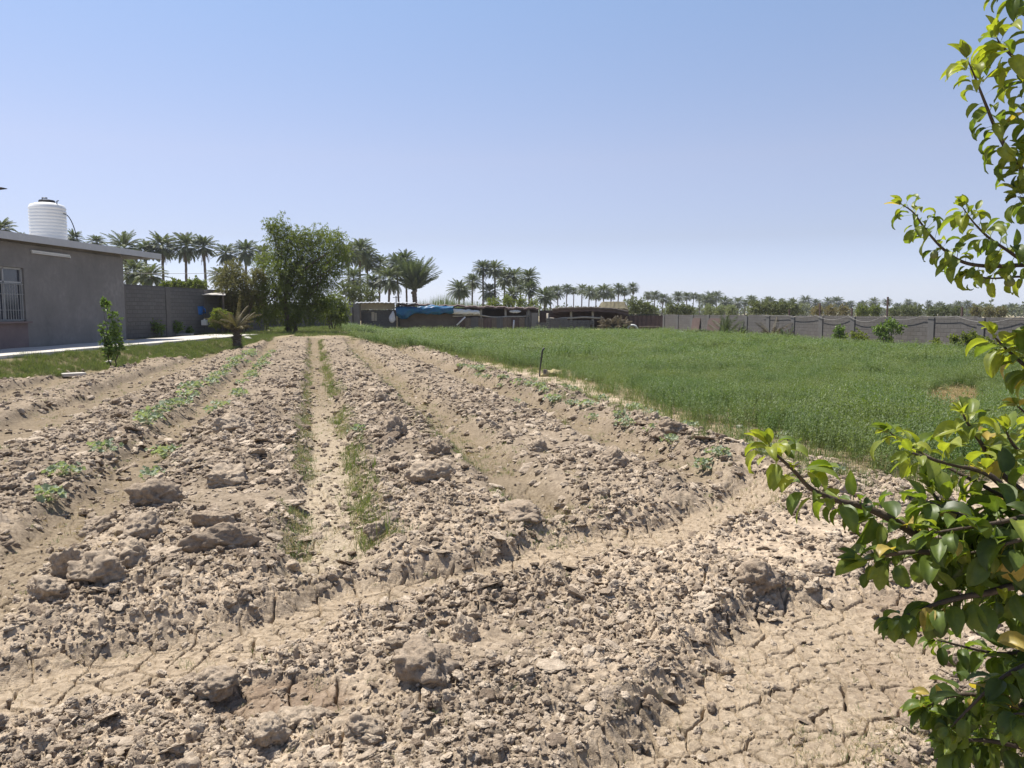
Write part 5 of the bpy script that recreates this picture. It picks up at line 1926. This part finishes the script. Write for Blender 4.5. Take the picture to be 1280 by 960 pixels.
# twigs at the right edge in front of the wall
branch([(1420, 520, 1.8), (1340, 480, 2.0), (1290, 462, 2.1), (1262, 440, 2.15), (1242, 420, 2.15)], 0.010, 0.002, 18, 0.072, start=0.3, tip=1.0, old=0.5)
branch([(1420, 500, 1.8), (1345, 470, 2.0), (1300, 450, 2.1), (1275, 432, 2.15)], 0.008, 0.002, 14, 0.072, start=0.3, tip=1.0, old=0.5)
branch([(1420, 560, 1.8), (1340, 545, 1.9), (1295, 525, 2.0), (1272, 508, 2.0)], 0.008, 0.002, 10, 0.065, start=0.3, tip=0.8, old=0.4)
# the low mass
D1 = 1.62
branch([(1430, 800, 1.7), (1345, 730, 1.65), (1280, 690, D1), (1240, 668, D1), (1205, 652, D1), (1180, 634, D1), (1165, 615, D1)], 0.013, 0.003, 24, 0.065, start=0.18, tip=0.7, old=0.40)
branch([(1430, 840, 1.7), (1320, 745, 1.65), (1240, 715, D1), (1175, 688, D1), (1135, 662, D1), (1102, 643, D1), (1075, 632, D1), (1048, 626, D1), (1015, 612, D1), (992, 588, D1), (970, 568, D1), (962, 558, D1)], 0.014, 0.002, 36, 0.068, start=0.12, tip=0.85, old=0.40, spur=0.4)
branch([(1430, 760, 1.7), (1340, 680, 1.65), (1285, 640, D1), (1245, 600, D1), (1222, 588, D1), (1195, 582, D1), (1165, 574, D1), (1140, 566, D1)], 0.010, 0.002, 26, 0.068, start=0.18, tip=0.9, old=0.50)
branch([(1430, 740, 1.7), (1340, 660, 1.65), (1285, 620, 1.7), (1245, 585, 1.7), (1228, 556, 1.7), (1213, 535, 1.7), (1204, 518, 1.7)], 0.010, 0.002, 24, 0.065, start=0.2, tip=0.95, old=0.55)
branch([(1430, 780, 1.7), (1330, 715, 1.6), (1255, 698, 1.55), (1195, 692, 1.55), (1140, 690, 1.55), (1105, 695, 1.55), (1076, 702, 1.55)], 0.011, 0.002, 27, 0.065, start=0.15, tip=0.55, old=0.30, droop=0.5)
branch([(1430, 830, 1.7), (1300, 740, 1.55), (1230, 742, 1.52), (1180, 752, 1.52), (1145, 765, 1.52), (1120, 775, 1.52)], 0.010, 0.002, 27, 0.062, start=0.15, tip=0.4, old=0.25, droop=0.5)
branch([(1430, 640, 1.7), (1345, 600, 1.7), (1300, 585, 1.7), (1270, 560, 1.7), (1258, 540, 1.7)], 0.010, 0.002, 16, 0.065, start=0.2, tip=0.95, old=0.55)
branch([(1290, 640, 1.6), (1200, 592, 1.68), (1150, 565, 1.75), (1122, 548, 1.8), (1112, 540, 1.8)], 0.005, 0.0015, 9, 0.06, start=0.45, tip=0.8, old=0.65)
for k in range(12):
    y0 = gl.uniform(640, 900)
    x1 = gl.uniform(1150, 1275)
    y1 = y0 + gl.uniform(-30, 90)
    d_ = gl.uniform(1.45, 1.85)
    branch([(1430, y0 + 30, 1.75), (1340, y0 - 15, (d_ + 1.7) / 2), ((1340 + x1) / 2, y0, d_), (x1, y1, d_)], 0.009, 0.002, 26, 0.066, start=0.2, tip=0.5, old=0.12, spur=0.45, droop=0.35)
branch([(1430, 960, 1.7), (1330, 905, 1.6), (1260, 880, 1.6), (1215, 868, 1.6), (1180, 872, 1.6), (1160, 882, 1.6)], 0.009, 0.002, 30, 0.07, start=0.15, tip=0.4, old=0.1, droop=0.3)
branch([(1430, 990, 1.7), (1330, 950, 1.6), (1260, 930, 1.6), (1215, 925, 1.6), (1190, 932, 1.6)], 0.009, 0.002, 30, 0.07, start=0.15, tip=0.4, old=0.1, droop=0.3)
# trunk and limbs
b0 = Vector((0, 0, -0.2))
top = P(1430, 500, 1.75) - PO
wood.tube([b0, Vector((0.0, 0, 0.4)), Vector((-0.1, 0.0, 0.85)), top + Vector((0.25, 0, 0.1)), P(1420, 300, 1.9) - PO, P(1400, 20, 2.1) - PO], [0.06, 0.05, 0.042, 0.034, 0.026, 0.014], 10)
for (px, py, d_) in ((1430, 980, 1.7), (1430, 820, 1.7), (1430, 760, 1.7), (1430, 660, 1.7), (1425, 540, 1.8), (1425, 880, 1.75)):
    wood.tube([Vector((-0.02, 0, 0.35)), (Vector((-0.05, 0, 0.6)) + P(px, py, d_) - PO) / 2 + Vector((0.08, 0, 0)), P(px, py, d_) - PO], [0.035, 0.024, 0.014], 8)
wood.build('limbs', M['twig'], pear, smooth=True)
me = bpy.data.meshes.new('foliage')
me.from_pydata([tuple(v) for v in leafV], [], leafF)
me.update()
set_attr(me, 'tone', np.array(leafC))
link('foliage', me, M['pear'], pear, smooth=True)
for (px, py, d_, s, rx_) in ((1232, 679, 1.56, 0.016, 0.9), (1203, 702, 1.54, 0.017, 0.2), (1168, 318, U - 0.02, 0.011, 0.3), (1262, 352, U - 0.02, 0.014, 0.1), (1228, 351, U, 0.008, 0.5), (1290, 350, U, 0.014, 0.2)):
    pf = [(0.001, -1.0), (0.45, -0.96), (0.80, -0.70), (0.97, -0.25), (0.90, 0.2), (0.62, 0.65), (0.40, 1.0), (0.22, 1.25), (0.08, 1.32), (0.03, 1.9)]
    o = MB().lathe([(r * s, z * s) for r, z in pf], 20).build('fruit', M['fruit'], pear, smooth=True)
    o.location = P(px, py, d_) - PO
    o.rotation_euler = (rx_, gl.uniform(-.5, .5), 0)

# ------------------------------------------------------------------ the dusty air
hm = bpy.data.materials.new('air')
hm.use_nodes = True
hn = hm.node_tree
hn.nodes.remove(hn.nodes['Principled BSDF'])
pv = hn.nodes.new('ShaderNodeVolumePrincipled')
pv.inputs['Color'].default_value = (0.93, 0.95, 1.0, 1)
pv.inputs['Density'].default_value = 0.00022
pv.inputs['Anisotropy'].default_value = 0.2
hn.links.new(pv.outputs[0], hn.nodes['Material Output'].inputs['Volume'])
S.cycles.volume_bounces = 0
hz = MB().box((0, 250, 9), (1500, 760, 23)).build('haze', hm)
tag(hz, kind='stuff')
